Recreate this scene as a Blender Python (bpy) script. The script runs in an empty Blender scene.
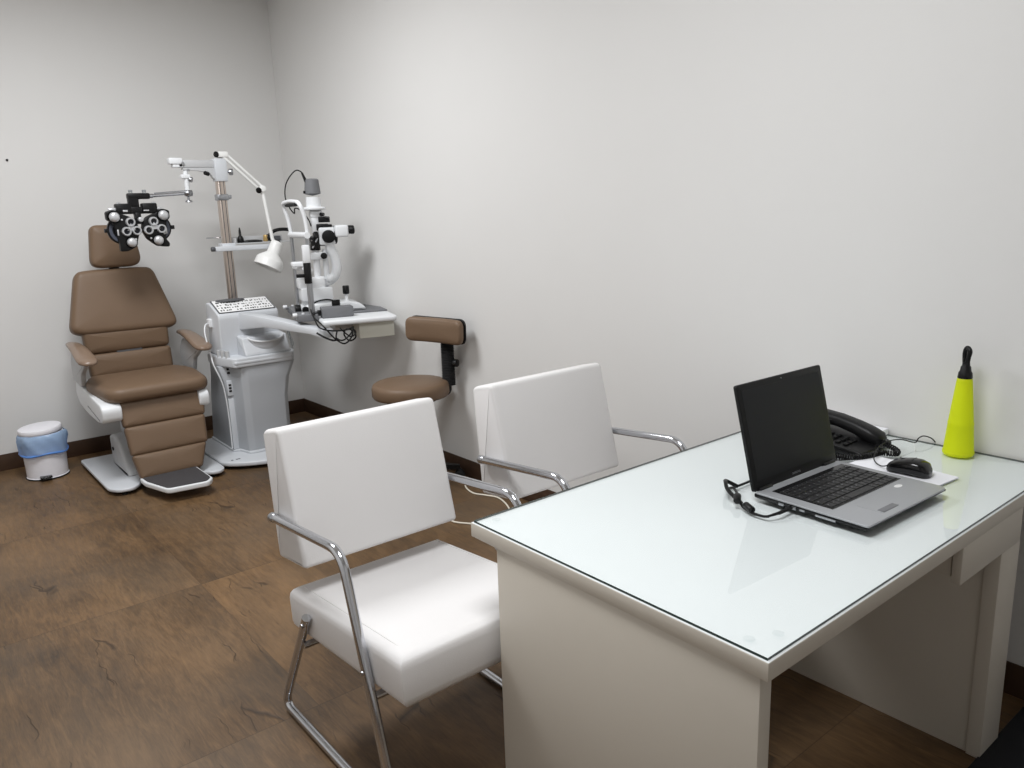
import bpy, bmesh, math, random
from mathutils import Vector as V, Matrix
random.seed(7)
PI = math.pi
C = bpy.context.scene.collection

# ------------------------------------------------------------------ materials
def lin(c):
    return tuple(((x/255)/12.92 if x/255 <= .04045 else ((x/255+.055)/1.055)**2.4) for x in c) + (1,)

def mat(name, col, rough=.5, metal=0, noise=0, nscale=40, bump=0, bscale=200, coat=0, trans=0, ior=1.45, sss=0, alpha=1, spec=.5):
    m = bpy.data.materials.new(name); m.use_nodes = True
    nt = m.node_tree; b = nt.nodes['Principled BSDF']
    c = lin(col)
    b.inputs['Base Color'].default_value = c
    b.inputs['Roughness'].default_value = rough
    b.inputs['Metallic'].default_value = metal
    b.inputs['IOR'].default_value = ior
    b.inputs['Coat Weight'].default_value = coat
    b.inputs['Transmission Weight'].default_value = trans
    b.inputs['Subsurface Weight'].default_value = sss
    b.inputs['Alpha'].default_value = alpha
    b.inputs['Specular IOR Level'].default_value = spec
    tc = nt.nodes.new('ShaderNodeTexCoord')
    if noise:
        n = nt.nodes.new('ShaderNodeTexNoise'); n.inputs['Scale'].default_value = nscale; n.inputs['Detail'].default_value = 4
        r = nt.nodes.new('ShaderNodeMapRange'); r.inputs['To Min'].default_value = 1-noise; r.inputs['To Max'].default_value = 1+noise
        x = nt.nodes.new('ShaderNodeMix'); x.data_type = 'RGBA'; x.blend_type = 'MULTIPLY'; x.inputs['Factor'].default_value = 1
        x.inputs[6].default_value = c
        nt.links.new(tc.outputs['Object'], n.inputs['Vector']); nt.links.new(n.outputs['Fac'], r.inputs['Value'])
        nt.links.new(r.outputs['Result'], x.inputs[7]); nt.links.new(x.outputs[2], b.inputs['Base Color'])
    if bump:
        n2 = nt.nodes.new('ShaderNodeTexNoise'); n2.inputs['Scale'].default_value = bscale; n2.inputs['Detail'].default_value = 3
        bp = nt.nodes.new('ShaderNodeBump'); bp.inputs['Strength'].default_value = bump; bp.inputs['Distance'].default_value = .002
        nt.links.new(tc.outputs['Object'], n2.inputs['Vector']); nt.links.new(n2.outputs['Fac'], bp.inputs['Height'])
        nt.links.new(bp.outputs['Normal'], b.inputs['Normal'])
    return m

M = dict(
    wall=mat('wall_paint', (219, 218, 216), .85, noise=.012, nscale=3, bump=.12, bscale=260, spec=.25),
    ceil=mat('ceiling_paint', (236, 235, 232), .9),
    base=mat('baseboard_brown', (68, 50, 38), .45, noise=.25, nscale=14, spec=.35),
    laminate=mat('white_laminate', (203, 196, 184), .45, noise=.015, nscale=9, spec=.3),
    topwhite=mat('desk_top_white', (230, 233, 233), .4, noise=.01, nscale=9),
    leather=mat('white_leatherette', (226, 224, 223), .5, noise=.02, nscale=5, bump=.18, bscale=320, spec=.3),
    brown=mat('brown_leatherette', (113, 92, 73), .48, noise=.06, nscale=8, bump=.16, bscale=380, spec=.4),
    armpad=mat('brown_polyurethane', (128, 108, 92), .28, noise=.05, nscale=9, spec=.6),
    plastic=mat('white_plastic', (226, 228, 230), .38, noise=.01, nscale=20),
    enamel=mat('grey_white_enamel', (205, 208, 212), .35, noise=.012, nscale=8),
    enamel2=mat('light_grey_enamel', (190, 191, 192), .4, noise=.012, nscale=8),
    panelg=mat('satin_grey_panel', (178, 181, 185), .4, noise=.02, nscale=5),
    lamp=mat('lamp_white_enamel', (236, 236, 234), .35, noise=.01, nscale=20),
    cream=mat('cream_metal', (206, 205, 194), .45, noise=.01, nscale=20),
    grey=mat('mid_grey_plastic', (112, 113, 116), .5, noise=.03, nscale=30),
    dgrey=mat('dark_grey_plastic', (84, 85, 88), .5, noise=.03, nscale=30),
    black=mat('black_plastic', (14, 14, 15), .42, noise=.05, nscale=60, spec=.35), satin=mat('satin_silver', (206, 207, 209), .34, .55, noise=.03, nscale=60),
    gloss=mat('gloss_black', (14, 14, 16), .16, noise=.05, nscale=60),
    rubber=mat('black_rubber', (30, 30, 31), .75, bump=.2, bscale=500),
    matg=mat('ribbed_grey_rubber', (62, 60, 62), .75, bump=.3, bscale=400),
    chrome=mat('chrome', (205, 207, 212), .12, 1, noise=.02, nscale=30),
    steel=mat('brushed_steel', (176, 178, 182), .3, 1, noise=.05, nscale=50),
    column=mat('anodised_column', (205, 192, 182), .3, 1, noise=.05, nscale=30),
    silver=mat('silver_plastic', (166, 168, 171), .42, .35, noise=.02, nscale=120),
    lens=mat('dark_lens', (16, 18, 26), .06, noise=.05, nscale=30),
    blue=mat('blue_lens_band', (78, 82, 94), .3, noise=.05, nscale=30),
    paper=mat('paper', (240, 241, 246), .7, noise=.01, nscale=40),
    white=mat('white_print', (232, 232, 232), .6, noise=.01, nscale=40),
    brass=mat('brass', (190, 160, 105), .35, .6, noise=.05, nscale=40),
    bin=mat('bin_white_steel', (234, 233, 238), .4, noise=.03, nscale=60),
    cable=mat('white_cable', (226, 220, 205), .5, noise=.02, nscale=40),
    key=mat('key_black', (27, 27, 29), .42, noise=.05, nscale=60),
    screen=mat('lcd_off', (16, 18, 21), .3, noise=.05, nscale=6, spec=.3),
    darksheet=mat('dark_floor_sheet', (20, 21, 26), .9, noise=.2, nscale=90, bump=.4, bscale=500),  # near-black tone for the unidentified dark area on the floor
)

def glass_mat(name, col, rough=0.0, sheet=True):
    m = bpy.data.materials.new(name); m.use_nodes = True
    nt = m.node_tree; nt.nodes.clear()
    out = nt.nodes.new('ShaderNodeOutputMaterial')
    tr = nt.nodes.new('ShaderNodeBsdfTransparent'); tr.inputs['Color'].default_value = lin(col)
    gl = nt.nodes.new('ShaderNodeBsdfGlossy'); gl.inputs['Roughness'].default_value = rough
    fr = nt.nodes.new('ShaderNodeFresnel'); fr.inputs['IOR'].default_value = 1.5
    mx = nt.nodes.new('ShaderNodeMixShader')
    ge = nt.nodes.new('ShaderNodeNewGeometry'); mu = nt.nodes.new('ShaderNodeMath'); mu.operation = 'MULTIPLY_ADD'
    mu.inputs[1].default_value = -1; nt.links.new(ge.outputs['Backfacing'], mu.inputs[0])
    su = nt.nodes.new('ShaderNodeMath'); su.operation = 'MULTIPLY'; mu.inputs[2].default_value = 1
    nt.links.new(fr.outputs[0], su.inputs[0]); nt.links.new(mu.outputs[0], su.inputs[1])
    nt.links.new(su.outputs[0], mx.inputs[0]); nt.links.new(tr.outputs[0], mx.inputs[1]); nt.links.new(gl.outputs[0], mx.inputs[2])
    nt.links.new(mx.outputs[0], out.inputs[0])
    return m
M['glass'] = glass_mat('clear_glass_sheet', (253, 254, 254), .0)
M['glassedge'] = mat('green_glass_edge', (16, 42, 36), .2, noise=.05, nscale=30)
M['clear'] = glass_mat('clear_plastic', (225, 228, 230), .08)

def liner_mat():
    m = mat('blue_liner_film', (190, 214, 240), .3, bump=.6, bscale=38)
    nt = m.node_tree; b = nt.nodes['Principled BSDF']; out = nt.nodes['Material Output']
    tr = nt.nodes.new('ShaderNodeBsdfTransparent'); tr.inputs['Color'].default_value = lin((190, 215, 245))
    mx = nt.nodes.new('ShaderNodeMixShader'); mx.inputs[0].default_value = .5
    nt.links.new(tr.outputs[0], mx.inputs[1]); nt.links.new(b.outputs[0], mx.inputs[2]); nt.links.new(mx.outputs[0], out.inputs[0])
    return m
M['liner'] = liner_mat()
M['linerhem'] = mat('blue_liner_hem', (92, 140, 210), .4, noise=.15, nscale=30, bump=.5, bscale=60)

def yellow_mat():
    m = mat('neon_yellow_plastic', (238, 247, 40), .38, noise=.04, nscale=30)
    nt = m.node_tree; b = nt.nodes['Principled BSDF']; out = nt.nodes['Material Output']
    t = nt.nodes.new('ShaderNodeBsdfTranslucent'); t.inputs['Color'].default_value = lin((248, 252, 66))
    mx = nt.nodes.new('ShaderNodeMixShader'); mx.inputs[0].default_value = .55
    nt.links.new(b.outputs[0], mx.inputs[1]); nt.links.new(t.outputs[0], mx.inputs[2]); nt.links.new(mx.outputs[0], out.inputs[0])
    return m
M['yellow'] = yellow_mat()

def floor_surface():
    m = bpy.data.materials.new('wood_look_floor'); m.use_nodes = True
    nt = m.node_tree; N = nt.nodes; L = nt.links; b = N['Principled BSDF']
    def node(t, **kw):
        n = N.new(t)
        for k, v in kw.items(): setattr(n, k, v)
        return n
    def math_(op, a, b_=None, c=None):
        n = node('ShaderNodeMath', operation=op)
        for i, x in enumerate((a, b_, c)):
            if x is None: continue
            if isinstance(x, (int, float)): n.inputs[i].default_value = x
            else: L.new(x, n.inputs[i])
        return n.outputs[0]
    tc = node('ShaderNodeTexCoord'); sep = node('ShaderNodeSeparateXYZ'); L.new(tc.outputs['Object'], sep.inputs[0])
    W, H = 1.21, 1.15
    u = math_('DIVIDE', math_('ADD', sep.outputs['X'], 1.675+W*10), W)
    v = math_('DIVIDE', math_('ADD', sep.outputs['Y'], 2.565+H*10), H)
    iu, iv = math_('FLOOR', u), math_('FLOOR', v)
    fu, fv = math_('FRACT', u), math_('FRACT', v)
    cid = node('ShaderNodeCombineXYZ'); L.new(iu, cid.inputs[0]); L.new(iv, cid.inputs[1])
    wn = node('ShaderNodeTexWhiteNoise', noise_dimensions='3D'); L.new(cid.outputs[0], wn.inputs['Vector'])
    off = node('ShaderNodeVectorMath', operation='MULTIPLY_ADD'); L.new(wn.outputs['Color'], off.inputs[0])
    off.inputs[1].default_value = (20, 20, 20); L.new(tc.outputs['Object'], off.inputs[2])
    def noise(scale, sx, sy, detail=6, rough=.6, dist=0, src=None):
        mp = node('ShaderNodeMapping'); mp.inputs['Scale'].default_value = (sx, sy, 1); L.new(src or off.outputs[0], mp.inputs[0])
        n = node('ShaderNodeTexNoise'); n.inputs['Scale'].default_value = scale; n.inputs['Detail'].default_value = detail
        n.inputs['Roughness'].default_value = rough; n.inputs['Distortion'].default_value = dist
        L.new(mp.outputs[0], n.inputs['Vector']); return n.outputs['Fac'], mp.outputs[0]
    big, _ = noise(2.4, 1, .6, 5, .6, .6)
    grain, _ = noise(11, 3.6, .5, 8, .68, .9)
    fine, _ = noise(70, 3.0, .25, 4, .6)
    ramp = node('ShaderNodeValToRGB'); cr = ramp.color_ramp
    cr.elements[0].position = .30; cr.elements[0].color = lin((50, 38, 27))
    cr.elements[1].position = .70; cr.elements[1].color = lin((128, 99, 67))
    e = cr.elements.new(.48); e.color = lin((92, 70, 46))
    mixv = math_('ADD', math_('ADD', math_('MULTIPLY', big, .55), math_('MULTIPLY', grain, .45)), math_('MULTIPLY', math_('SUBTRACT', fine, .5), .20))
    mixv = math_('ADD', mixv, math_('MULTIPLY', math_('SUBTRACT', wn.outputs['Value'], .5), .04))
    L.new(mixv, ramp.inputs[0])
    # hue drift between warmer and greyer wood
    hue, _ = noise(1.7, 1, .8, 3, .5)
    grey = node('ShaderNodeMix', data_type='RGBA'); L.new(ramp.outputs[0], grey.inputs[6]); grey.inputs[7].default_value = lin((100, 88, 74))
    hr = node('ShaderNodeMapRange'); hr.inputs['From Min'].default_value = .45; hr.inputs['From Max'].default_value = .75; hr.inputs['To Max'].default_value = .38
    L.new(hue, hr.inputs['Value']); L.new(hr.outputs[0], grey.inputs['Factor'])
    # cracks along the grain
    warp, _ = noise(7, 1, 1, 2, .5)
    wv = node('ShaderNodeVectorMath', operation='MULTIPLY_ADD'); cw = node('ShaderNodeCombineXYZ'); L.new(warp, cw.inputs[0])
    L.new(cw.outputs[0], wv.inputs[0]); wv.inputs[1].default_value = (.10, 0, 0); L.new(off.outputs[0], wv.inputs[2])
    mp = node('ShaderNodeMapping'); mp.inputs['Scale'].default_value = (11, .9, 1); L.new(wv.outputs[0], mp.inputs[0])
    vo = node('ShaderNodeTexVoronoi', feature='DISTANCE_TO_EDGE'); vo.inputs['Scale'].default_value = 1.0; L.new(mp.outputs[0], vo.inputs['Vector'])
    msk, _ = noise(4.2, 1, 1, 2, .5)
    cm = node('ShaderNodeMapRange'); cm.inputs['From Min'].default_value = .0; cm.inputs['From Max'].default_value = .022; cm.inputs['To Min'].default_value = 1; cm.inputs['To Max'].default_value = 0
    L.new(vo.outputs['Distance'], cm.inputs['Value'])
    mm = node('ShaderNodeMapRange'); mm.inputs['From Min'].default_value = .57; mm.inputs['From Max'].default_value = .63; L.new(msk, mm.inputs['Value'])
    crack = math_('MULTIPLY', cm.outputs[0], mm.outputs[0])
    # seams
    seam = math_('MAXIMUM', math_('MULTIPLY', math_('LESS_THAN', math_('MINIMUM', fu, math_('SUBTRACT', 1, fu)), .0014/W), .55), math_('LESS_THAN', math_('MINIMUM', fv, math_('SUBTRACT', 1, fv)), .0018/H))
    dark = math_('MINIMUM', math_('ADD', math_('MULTIPLY', crack, .75), math_('MULTIPLY', seam, .4)), .85)
    dk = node('ShaderNodeMix', data_type='RGBA'); L.new(grey.outputs[2], dk.inputs[6]); dk.inputs[7].default_value = lin((34, 24, 17)); L.new(dark, dk.inputs['Factor'])
    L.new(dk.outputs[2], b.inputs['Base Color'])
    rr = node('ShaderNodeMapRange'); rr.inputs['To Min'].default_value = .38; rr.inputs['To Max'].default_value = .58; L.new(grain, rr.inputs['Value']); L.new(rr.outputs[0], b.inputs['Roughness'])
    b.inputs['Specular IOR Level'].default_value = .38
    bp = node('ShaderNodeBump'); bp.inputs['Strength'].default_value = .35; bp.inputs['Distance'].default_value = .003
    L.new(math_('SUBTRACT', math_('MULTIPLY', grain, .5), math_('MULTIPLY', dark, .8)), bp.inputs['Height']); L.new(bp.outputs[0], b.inputs['Normal'])
    return m
M['floor'] = floor_surface()

# ------------------------------------------------------------------ mesh helpers
def BM(): return bmesh.new()
I4 = Matrix.Identity(4)
def frame(o, x, y):
    "matrix with origin o, u axis x, v axis y (made orthonormal), w = u x v"
    x = V(x).normalized(); y = V(y); y = (y - x*y.dot(x)).normalized(); z = x.cross(y)
    m = Matrix((x, y, z)).transposed().to_4x4(); m.translation = V(o); return m
def merge(bm, src, m=I4):
    src.transform(m)
    me = bpy.data.meshes.new('tmp'); src.to_mesh(me); src.free(); bm.from_mesh(me); bpy.data.meshes.remove(me); return bm
def box(bm, lo, hi, bev=.002, seg=2, m=I4):
    s = bmesh.new(); bmesh.ops.create_cube(s, size=1)
    d = [hi[i]-lo[i] for i in range(3)]; c = [(hi[i]+lo[i])/2 for i in range(3)]
    s.transform(Matrix.Translation(c) @ Matrix.Diagonal(d+[1]))
    if bev: bmesh.ops.bevel(s, geom=s.edges[:], offset=min(bev, min(map(abs, d))*.49), segments=seg, profile=.5, affect='EDGES')
    return merge(bm, s, m)
def cyl(bm, a, b, r, r2=None, n=20, bev=0, cap=True):
    a, b = V(a), V(b); r2 = r if r2 is None else r2
    s = bmesh.new(); bmesh.ops.create_cone(s, cap_ends=cap, segments=n, radius1=r, radius2=r2, depth=(b-a).length)
    if bev:
        ed = [e for e in s.edges if abs(e.verts[0].co.z-e.verts[1].co.z) < 1e-6]
        bmesh.ops.bevel(s, geom=ed, offset=bev, segments=2, profile=.5, affect='EDGES')
    q = V((0, 0, 1)).rotation_difference((b-a).normalized()).to_matrix().to_4x4()
    q.translation = (a+b)/2
    return merge(bm, s, q)
def ball(bm, c, r, sc=(1, 1, 1), n=16, m=I4):
    s = bmesh.new(); bmesh.ops.create_uvsphere(s, u_segments=n, v_segments=max(8, n//2), radius=r)
    return merge(bm, s, m @ Matrix.Translation(c) @ Matrix.Diagonal(tuple(sc)+(1,)))
def lathe(bm, prof, c=(0, 0, 0), axis=(0, 0, 1), n=32, close=False):
    "prof: list of (r, h) along axis from c"
    q = V((0, 0, 1)).rotation_difference(V(axis).normalized()).to_matrix().to_4x4(); q.translation = V(c)
    s = bmesh.new(); rings = []
    for r, h in prof:
        if r < 1e-6: rings.append([s.verts.new((0, 0, h))])
        else: rings.append([s.verts.new((r*math.cos(2*PI*k/n), r*math.sin(2*PI*k/n), h)) for k in range(n)])
    prs = list(zip(rings, rings[1:])) + ([(rings[-1], rings[0])] if close else [])
    for A, B in prs:
        for k in range(n):
            k2 = (k+1) % n
            if len(A) == 1 and len(B) == 1: continue
            if len(A) == 1: s.faces.new((A[0], B[k2], B[k]))
            elif len(B) == 1: s.faces.new((A[k], A[k2], B[0]))
            else: s.faces.new((A[k], A[k2], B[k2], B[k]))
    bmesh.ops.recalc_face_normals(s, faces=s.faces[:])
    return merge(bm, s, q)
def ring(bm, c, axis, R, r, n=28, k=10):
    return lathe(bm, [(R+r*math.cos(2*PI*i/k), r*math.sin(2*PI*i/k)) for i in range(k)], c, axis, n, True)
def smooth_path(pts, n=8):
    P = [V(p) for p in pts]; out = []
    for i in range(len(P)-1):
        p0 = P[max(i-1, 0)]; p1 = P[i]; p2 = P[i+1]; p3 = P[min(i+2, len(P)-1)]
        for k in range(n):
            t = k/n
            out.append(.5*((2*p1)+(p2-p0)*t+(2*p0-5*p1+4*p2-p3)*t*t+(3*p1-p0-3*p2+p3)*t**3))
    out.append(P[-1]); return out
def fillet_path(pts, r, n=6):
    P = [V(p) for p in pts]; out = [P[0]]
    for i in range(1, len(P)-1):
        a, b, c = P[i-1], P[i], P[i+1]
        d1 = min(r, (a-b).length*.45); d2 = min(r, (c-b).length*.45)
        p, q = b+(a-b).normalized()*d1, b+(c-b).normalized()*d2
        for k in range(n+1):
            t = k/n; out.append(p*(1-t)**2+b*2*t*(1-t)+q*t*t)
    out.append(P[-1]); return out
def tube(bm, pts, r, n=10, cap=True, radii=None):
    P = [V(p) for p in pts]; s = bmesh.new(); rings = []
    t = (P[1]-P[0]).normalized(); up = V((0, 0, 1)) if abs(t.z) < .9 else V((1, 0, 0))
    nx = (up - t*up.dot(t)).normalized()
    for i, p in enumerate(P):
        t = (P[min(i+1, len(P)-1)]-P[max(i-1, 0)])
        if t.length < 1e-9: t = V((0, 0, 1))
        t.normalize(); nx = (nx - t*nx.dot(t)).normalized(); ny = t.cross(nx)
        rr = radii[i] if radii else r
        rings.append([s.verts.new(p+(nx*math.cos(2*PI*k/n)+ny*math.sin(2*PI*k/n))*rr) for k in range(n)])
    for A, B in zip(rings, rings[1:]):
        for k in range(n): s.faces.new((A[k], A[(k+1) % n], B[(k+1) % n], B[k]))
    if cap:
        s.faces.new(rings[0][::-1]); s.faces.new(rings[-1])
    bmesh.ops.recalc_face_normals(s, faces=s.faces[:])
    return merge(bm, s)
def rpoly(pts, r, n=6):
    "polygon (ccw) with rounded corners; r a number or one per corner"
    out = []; k = len(pts)
    for i in range(k):
        a, b, c = V(pts[i-1]), V(pts[i]), V(pts[(i+1) % k])
        rr = r[i] if isinstance(r, (list, tuple)) else r
        if rr < 1e-5: out.append(b); continue
        d1 = min(rr, (a-b).length*.49); d2 = min(rr, (c-b).length*.49)
        p, q = b+(a-b).normalized()*d1, b+(c-b).normalized()*d2
        for j in range(n+1):
            t = j/n; out.append(p*(1-t)**2+b*2*t*(1-t)+q*t*t)
    return out
def rrect(x0, y0, x1, y1, r, n=6): return rpoly([(x0, y0), (x1, y0), (x1, y1), (x0, y1)], r, n)
def offset(poly, d):
    k = len(poly); out = []
    for i in range(k):
        a, b, c = poly[i-1], poly[i], poly[(i+1) % k]
        e1 = (b-a); e2 = (c-b)
        if e1.length < 1e-9: e1 = e2
        if e2.length < 1e-9: e2 = e1
        e1 = e1.normalized(); e2 = e2.normalized()
        n1 = V((-e1.y, e1.x)); n2 = V((-e2.y, e2.x)); nn = n1+n2
        if nn.length < 1e-6: nn = n1
        nn.normalize(); s = 1/max(.5, nn.dot(n1)); out.append(b+nn*d*s)
    return out
def pad(bm, outline, th, r=.01, puff=0, m=I4, seg=4, back=True, pback=0):
    "solid from an outline in u,v; w from 0 (back) to th (front); edges rolled by r, front domed by puff"
    P = [V((p[0], p[1])) for p in outline]
    area = sum(P[i-1].x*P[i].y-P[i].x*P[i-1].y for i in range(len(P)))
    if area < 0: P = P[::-1]
    if puff:                                                        # dense outline so that the dome is smooth
        big = max(max(p.x for p in P)-min(p.x for p in P), max(p.y for p in P)-min(p.y for p in P))/16; Q = []
        for i in range(len(P)):
            a, e = P[i], P[(i+1) % len(P)]-P[i]; k = max(1, int(math.ceil(e.length/big)))
            Q += [a+e*(j/k) for j in range(k)]
        P = Q
    cen = sum(P, V((0, 0)))/len(P)
    s = bmesh.new(); rings = []
    def add(poly, w): rings.append([s.verts.new((p.x, p.y, w)) for p in poly])
    rb = min(r, th*.49) if back else 0
    if rb:
        inn = offset(P, rb)
        for sc in (.5,) if pback else (): add([cen+(p-cen)*sc for p in inn], -pback*(1-sc*sc))
        for k in range(seg):
            a = PI/2*k/seg; add(offset(P, rb*(1-math.sin(a))), rb*(1-math.cos(a)))
    add(P, rb)
    rf = min(r, th*.49); 
    if rf:
        for k in range(seg+1):
            a = PI/2*k/seg; add(offset(P, rf*(1-math.cos(a))), th-rf+rf*math.sin(a))
    else: add(P, th)
    if puff:
        inn = offset(P, rf)
        D = .55*min(max(p.x for p in inn)-min(p.x for p in inn), max(p.y for p in inn)-min(p.y for p in inn))/2
        def dist(q):
            best = 1e9
            for i in range(len(inn)):
                a, e = inn[i-1], inn[i]-inn[i-1]; l2 = e.length_squared
                tt = 0 if l2 < 1e-14 else max(0, min(1, (q-a).dot(e)/l2)); best = min(best, (a+e*tt-q).length)
            return best
        dome = [rings[-1]]
        for sc in (.95, .88, .79, .69, .58, .46, .34, .22, .1):
            rings.append([s.verts.new((q.x, q.y, th+puff*(1-(1-min(dist(q)/D, 1))**2))) for q in [cen+(p-cen)*sc for p in inn]]); dome.append(rings[-1])
        n_ = len(inn)
        for it in range(25):
            Z = [[v.co.z for v in R] for R in dome]
            for k in range(1, len(dome)):
                for i in range(n_):
                    o = Z[k+1][i] if k+1 < len(dome) else Z[k][(i+n_//2) % n_]
                    dome[k][i].co.z = .5*Z[k][i]+.125*(Z[k-1][i]+o+Z[k][i-1]+Z[k][(i+1) % n_])
    for A, B in zip(rings, rings[1:]):
        k = len(A)
        for i in range(k): s.faces.new((A[i], A[(i+1) % k], B[(i+1) % k], B[i]))
    s.faces.new(rings[0][::-1])
    if puff:
        A = rings[-1]; c = s.verts.new((cen.x, cen.y, sum(v.co.z for v in A)/len(A)))
        for i in range(len(A)): s.faces.new((A[i], A[(i+1) % len(A)], c))
    else: s.faces.new(rings[-1])
    bmesh.ops.recalc_face_normals(s, faces=s.faces[:])
    return merge(bm, s, m)
def loft(bm, rings):
    s = bmesh.new(); R = [[s.verts.new(p) for p in r] for r in rings]
    for A, B in zip(R, R[1:]):
        k = len(A)
        for i in range(k): s.faces.new((A[i], A[(i+1) % k], B[(i+1) % k], B[i]))
    s.faces.new(R[0][::-1]); s.faces.new(R[-1])
    bmesh.ops.recalc_face_normals(s, faces=s.faces[:])
    return merge(bm, s)
def bevel_all(bm, off, seg=2, ang=30):
    ed = [e for e in bm.edges if e.is_manifold and e.calc_face_angle(0) > math.radians(ang)]
    bmesh.ops.bevel(bm, geom=ed, offset=off, segments=seg, profile=.5, affect='EDGES'); return bm
YZ = lambda x: frame((x, 0, 0), (0, 1, 0), (0, 0, 1))          # u=y, v=z, w=+x
XZ = lambda y: frame((0, y, 0), (1, 0, 0), (0, 0, 1))          # u=x, v=z, w=-y

def pieces(bm):
    "the far-apart pieces of a mesh, each as a bmesh of its own"
    bm.verts.ensure_lookup_table(); isl = {}; boxes = []
    for v in bm.verts:
        if v in isl: continue
        k = len(boxes); st = [v]; isl[v] = k; lo = list(v.co); hi = list(v.co)
        while st:
            q = st.pop()
            for i in range(3): lo[i] = min(lo[i], q.co[i]); hi[i] = max(hi[i], q.co[i])
            for e in q.link_edges:
                o = e.other_vert(q)
                if o not in isl: isl[o] = k; st.append(o)
        boxes.append((lo, hi))
    n = len(boxes); par = list(range(n))
    def find(a):
        while par[a] != a: a = par[a]
        return a
    sz = [max(h-l for l, h in zip(*b)) for b in boxes]
    for a in range(n):
        for b in range(a):
            g = math.sqrt(sum(max(0, boxes[a][0][i]-boxes[b][1][i], boxes[b][0][i]-boxes[a][1][i])**2 for i in range(3)))
            if g <= max(.012, .35*max(sz[a], sz[b])): par[find(a)] = find(b)
    roots = sorted({find(k) for k in range(n)})
    if len(roots) < 2: return [bm]
    out = []
    for r in roots:
        c = bm.copy(); c.verts.ensure_lookup_table(); bm.verts.ensure_lookup_table()
        bmesh.ops.delete(c, geom=[c.verts[v.index] for v in bm.verts if find(isl[v]) != r], context='VERTS'); out.append(c)
    return out
SURFACE = {'button_marks', 'key_legends', 'rating_mark', 'brand_lettering', 'column_groove', 'keypad'}
def obj(name, bm, m, parent=None, local=False, sharp=38, label=None, split=True):
    bm.verts.index_update(); split = split and name not in SURFACE and not (parent is None)
    if parent is not None and not local:
        bm.transform(parent_matrix(parent).inverted())
    parts = pieces(bm) if split else [bm]
    if len(parts) > 1:
        res = [obj(name, p, m, parent, True, sharp, label, False) for p in parts]; bm.free(); return res[0]
    me = bpy.data.meshes.new(name); bm.to_mesh(me); bm.free()
    for p in me.polygons: p.use_smooth = True
    me.set_sharp_from_angle(angle=math.radians(sharp))
    ms = m if isinstance(m, (list, tuple)) else [m]
    for x in ms: me.materials.append(M[x] if isinstance(x, str) else x)
    o = bpy.data.objects.new(name, me); C.objects.link(o)
    if parent is not None: o.parent = parent
    if label: o['label'] = label
    return o
def parent_matrix(o):
    while o.parent: o = o.parent
    return Matrix.Translation(o.location) @ o.rotation_euler.to_matrix().to_4x4()
def thing(name, label, cat, loc=(0, 0, 0), rotz=0, group=None):
    o = bpy.data.objects.new(name, None); C.objects.link(o); o.empty_display_size = .05
    o.location = loc; o.rotation_euler = (0, 0, rotz); o['label'] = label; o['category'] = cat
    if group: o['group'] = group
    return o
def tag(o, label, cat, group=None):
    o['label'] = label; o['category'] = cat
    if group: o['group'] = group
    return o
def struct(name, bm, m):
    o = obj(name, bm, m); o['kind'] = 'structure'; return o
def dup(root, loc, rotz, label):
    r = root.copy(); C.objects.link(r); r.location = loc; r.rotation_euler = (0, 0, rotz); r['label'] = label
    for ch in list(root.children):
        c = ch.copy(); C.objects.link(c); c.parent = r
        for g in ch.children:
            d = g.copy(); C.objects.link(d); d.parent = c
    return r

# ------------------------------------------------------------------ room
XL, YR, ZC = -3.7, -7.2, 3.15
struct('floor', box(BM(), (XL-.1, YR-.1, -.1), (.1, .1, 0), 0), 'floor')
struct('ceiling', box(BM(), (XL-.1, YR-.1, ZC), (.1, .1, ZC+.1), 0), 'ceil')
struct('wall_back', box(BM(), (XL-.1, 0, 0), (.1, .1, ZC), 0), 'wall')
struct('wall_right', box(BM(), (0, YR-.1, 0), (.1, 0, ZC), 0), 'wall')
struct('wall_left', box(BM(), (XL-.1, YR, 0), (XL, 0, ZC), 0), 'wall')
struct('wall_rear', box(BM(), (XL, YR-.1, 0), (0, YR, ZC), 0), 'wall')
HB = .108
struct('baseboard_back', box(BM(), (XL, -.008, 0), (0, 0, HB), .002), 'base')
struct('baseboard_right', box(BM(), (-.008, YR, 0), (0, -.008, HB), .002), 'base')
struct('baseboard_left', box(BM(), (XL, YR, 0), (XL+.012, -.012, HB), .002), 'base')
struct('baseboard_rear', box(BM(), (XL+.012, YR, 0), (-.012, YR+.012, HB), .002), 'base')
sc = BM(); cyl(sc, (-1.791, 0, 1.949), (-1.791, -.008, 1.949), .007, n=14, bev=.002)
tag(obj('wall_screw', sc, 'black'), 'tiny dark screw head in the bare back wall, upper left', 'screw')

# ------------------------------------------------------------------ desk
H = .765
t = thing('office_desk', 'long white laminate desk standing against the right wall', 'desk', (-.74, -4.77, 0))
obj('desktop', box(BM(), (-1.476, -5.209, .722), (-.003, -4.332, .759), .0015), 'laminate', t)
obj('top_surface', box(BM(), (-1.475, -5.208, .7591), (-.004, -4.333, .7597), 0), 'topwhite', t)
obj('side_panel', box(BM(), (-1.470, -5.190, 0), (-1.433, -4.43, .722), .0015), 'laminate', t)
b = BM(); box(b, (-.386, -5.168, 0), (-.36, -4.43, .722), .0015)
obj('side_panel', b, 'laminate', t)
obj('leg', box(BM(), (-.394, -5.205, 0), (-.264, -5.168, .621), .0015), 'laminate', t)
d = obj('drawer', box(BM(), (-.650, -5.181, .634), (-.396, -4.72, .716), .0015), 'laminate', t)
obj('drawer_front', box(BM(), (-.657, -5.207, .622), (-.274, -5.185, .7205), .0015), 'laminate', d)
b = BM(); box(b, (-1.470, -5.203, .7599), (-.010, -4.338, H+.0005), 0)
g = obj('glass_sheet', b, ['glass', 'glassedge'])
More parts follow.
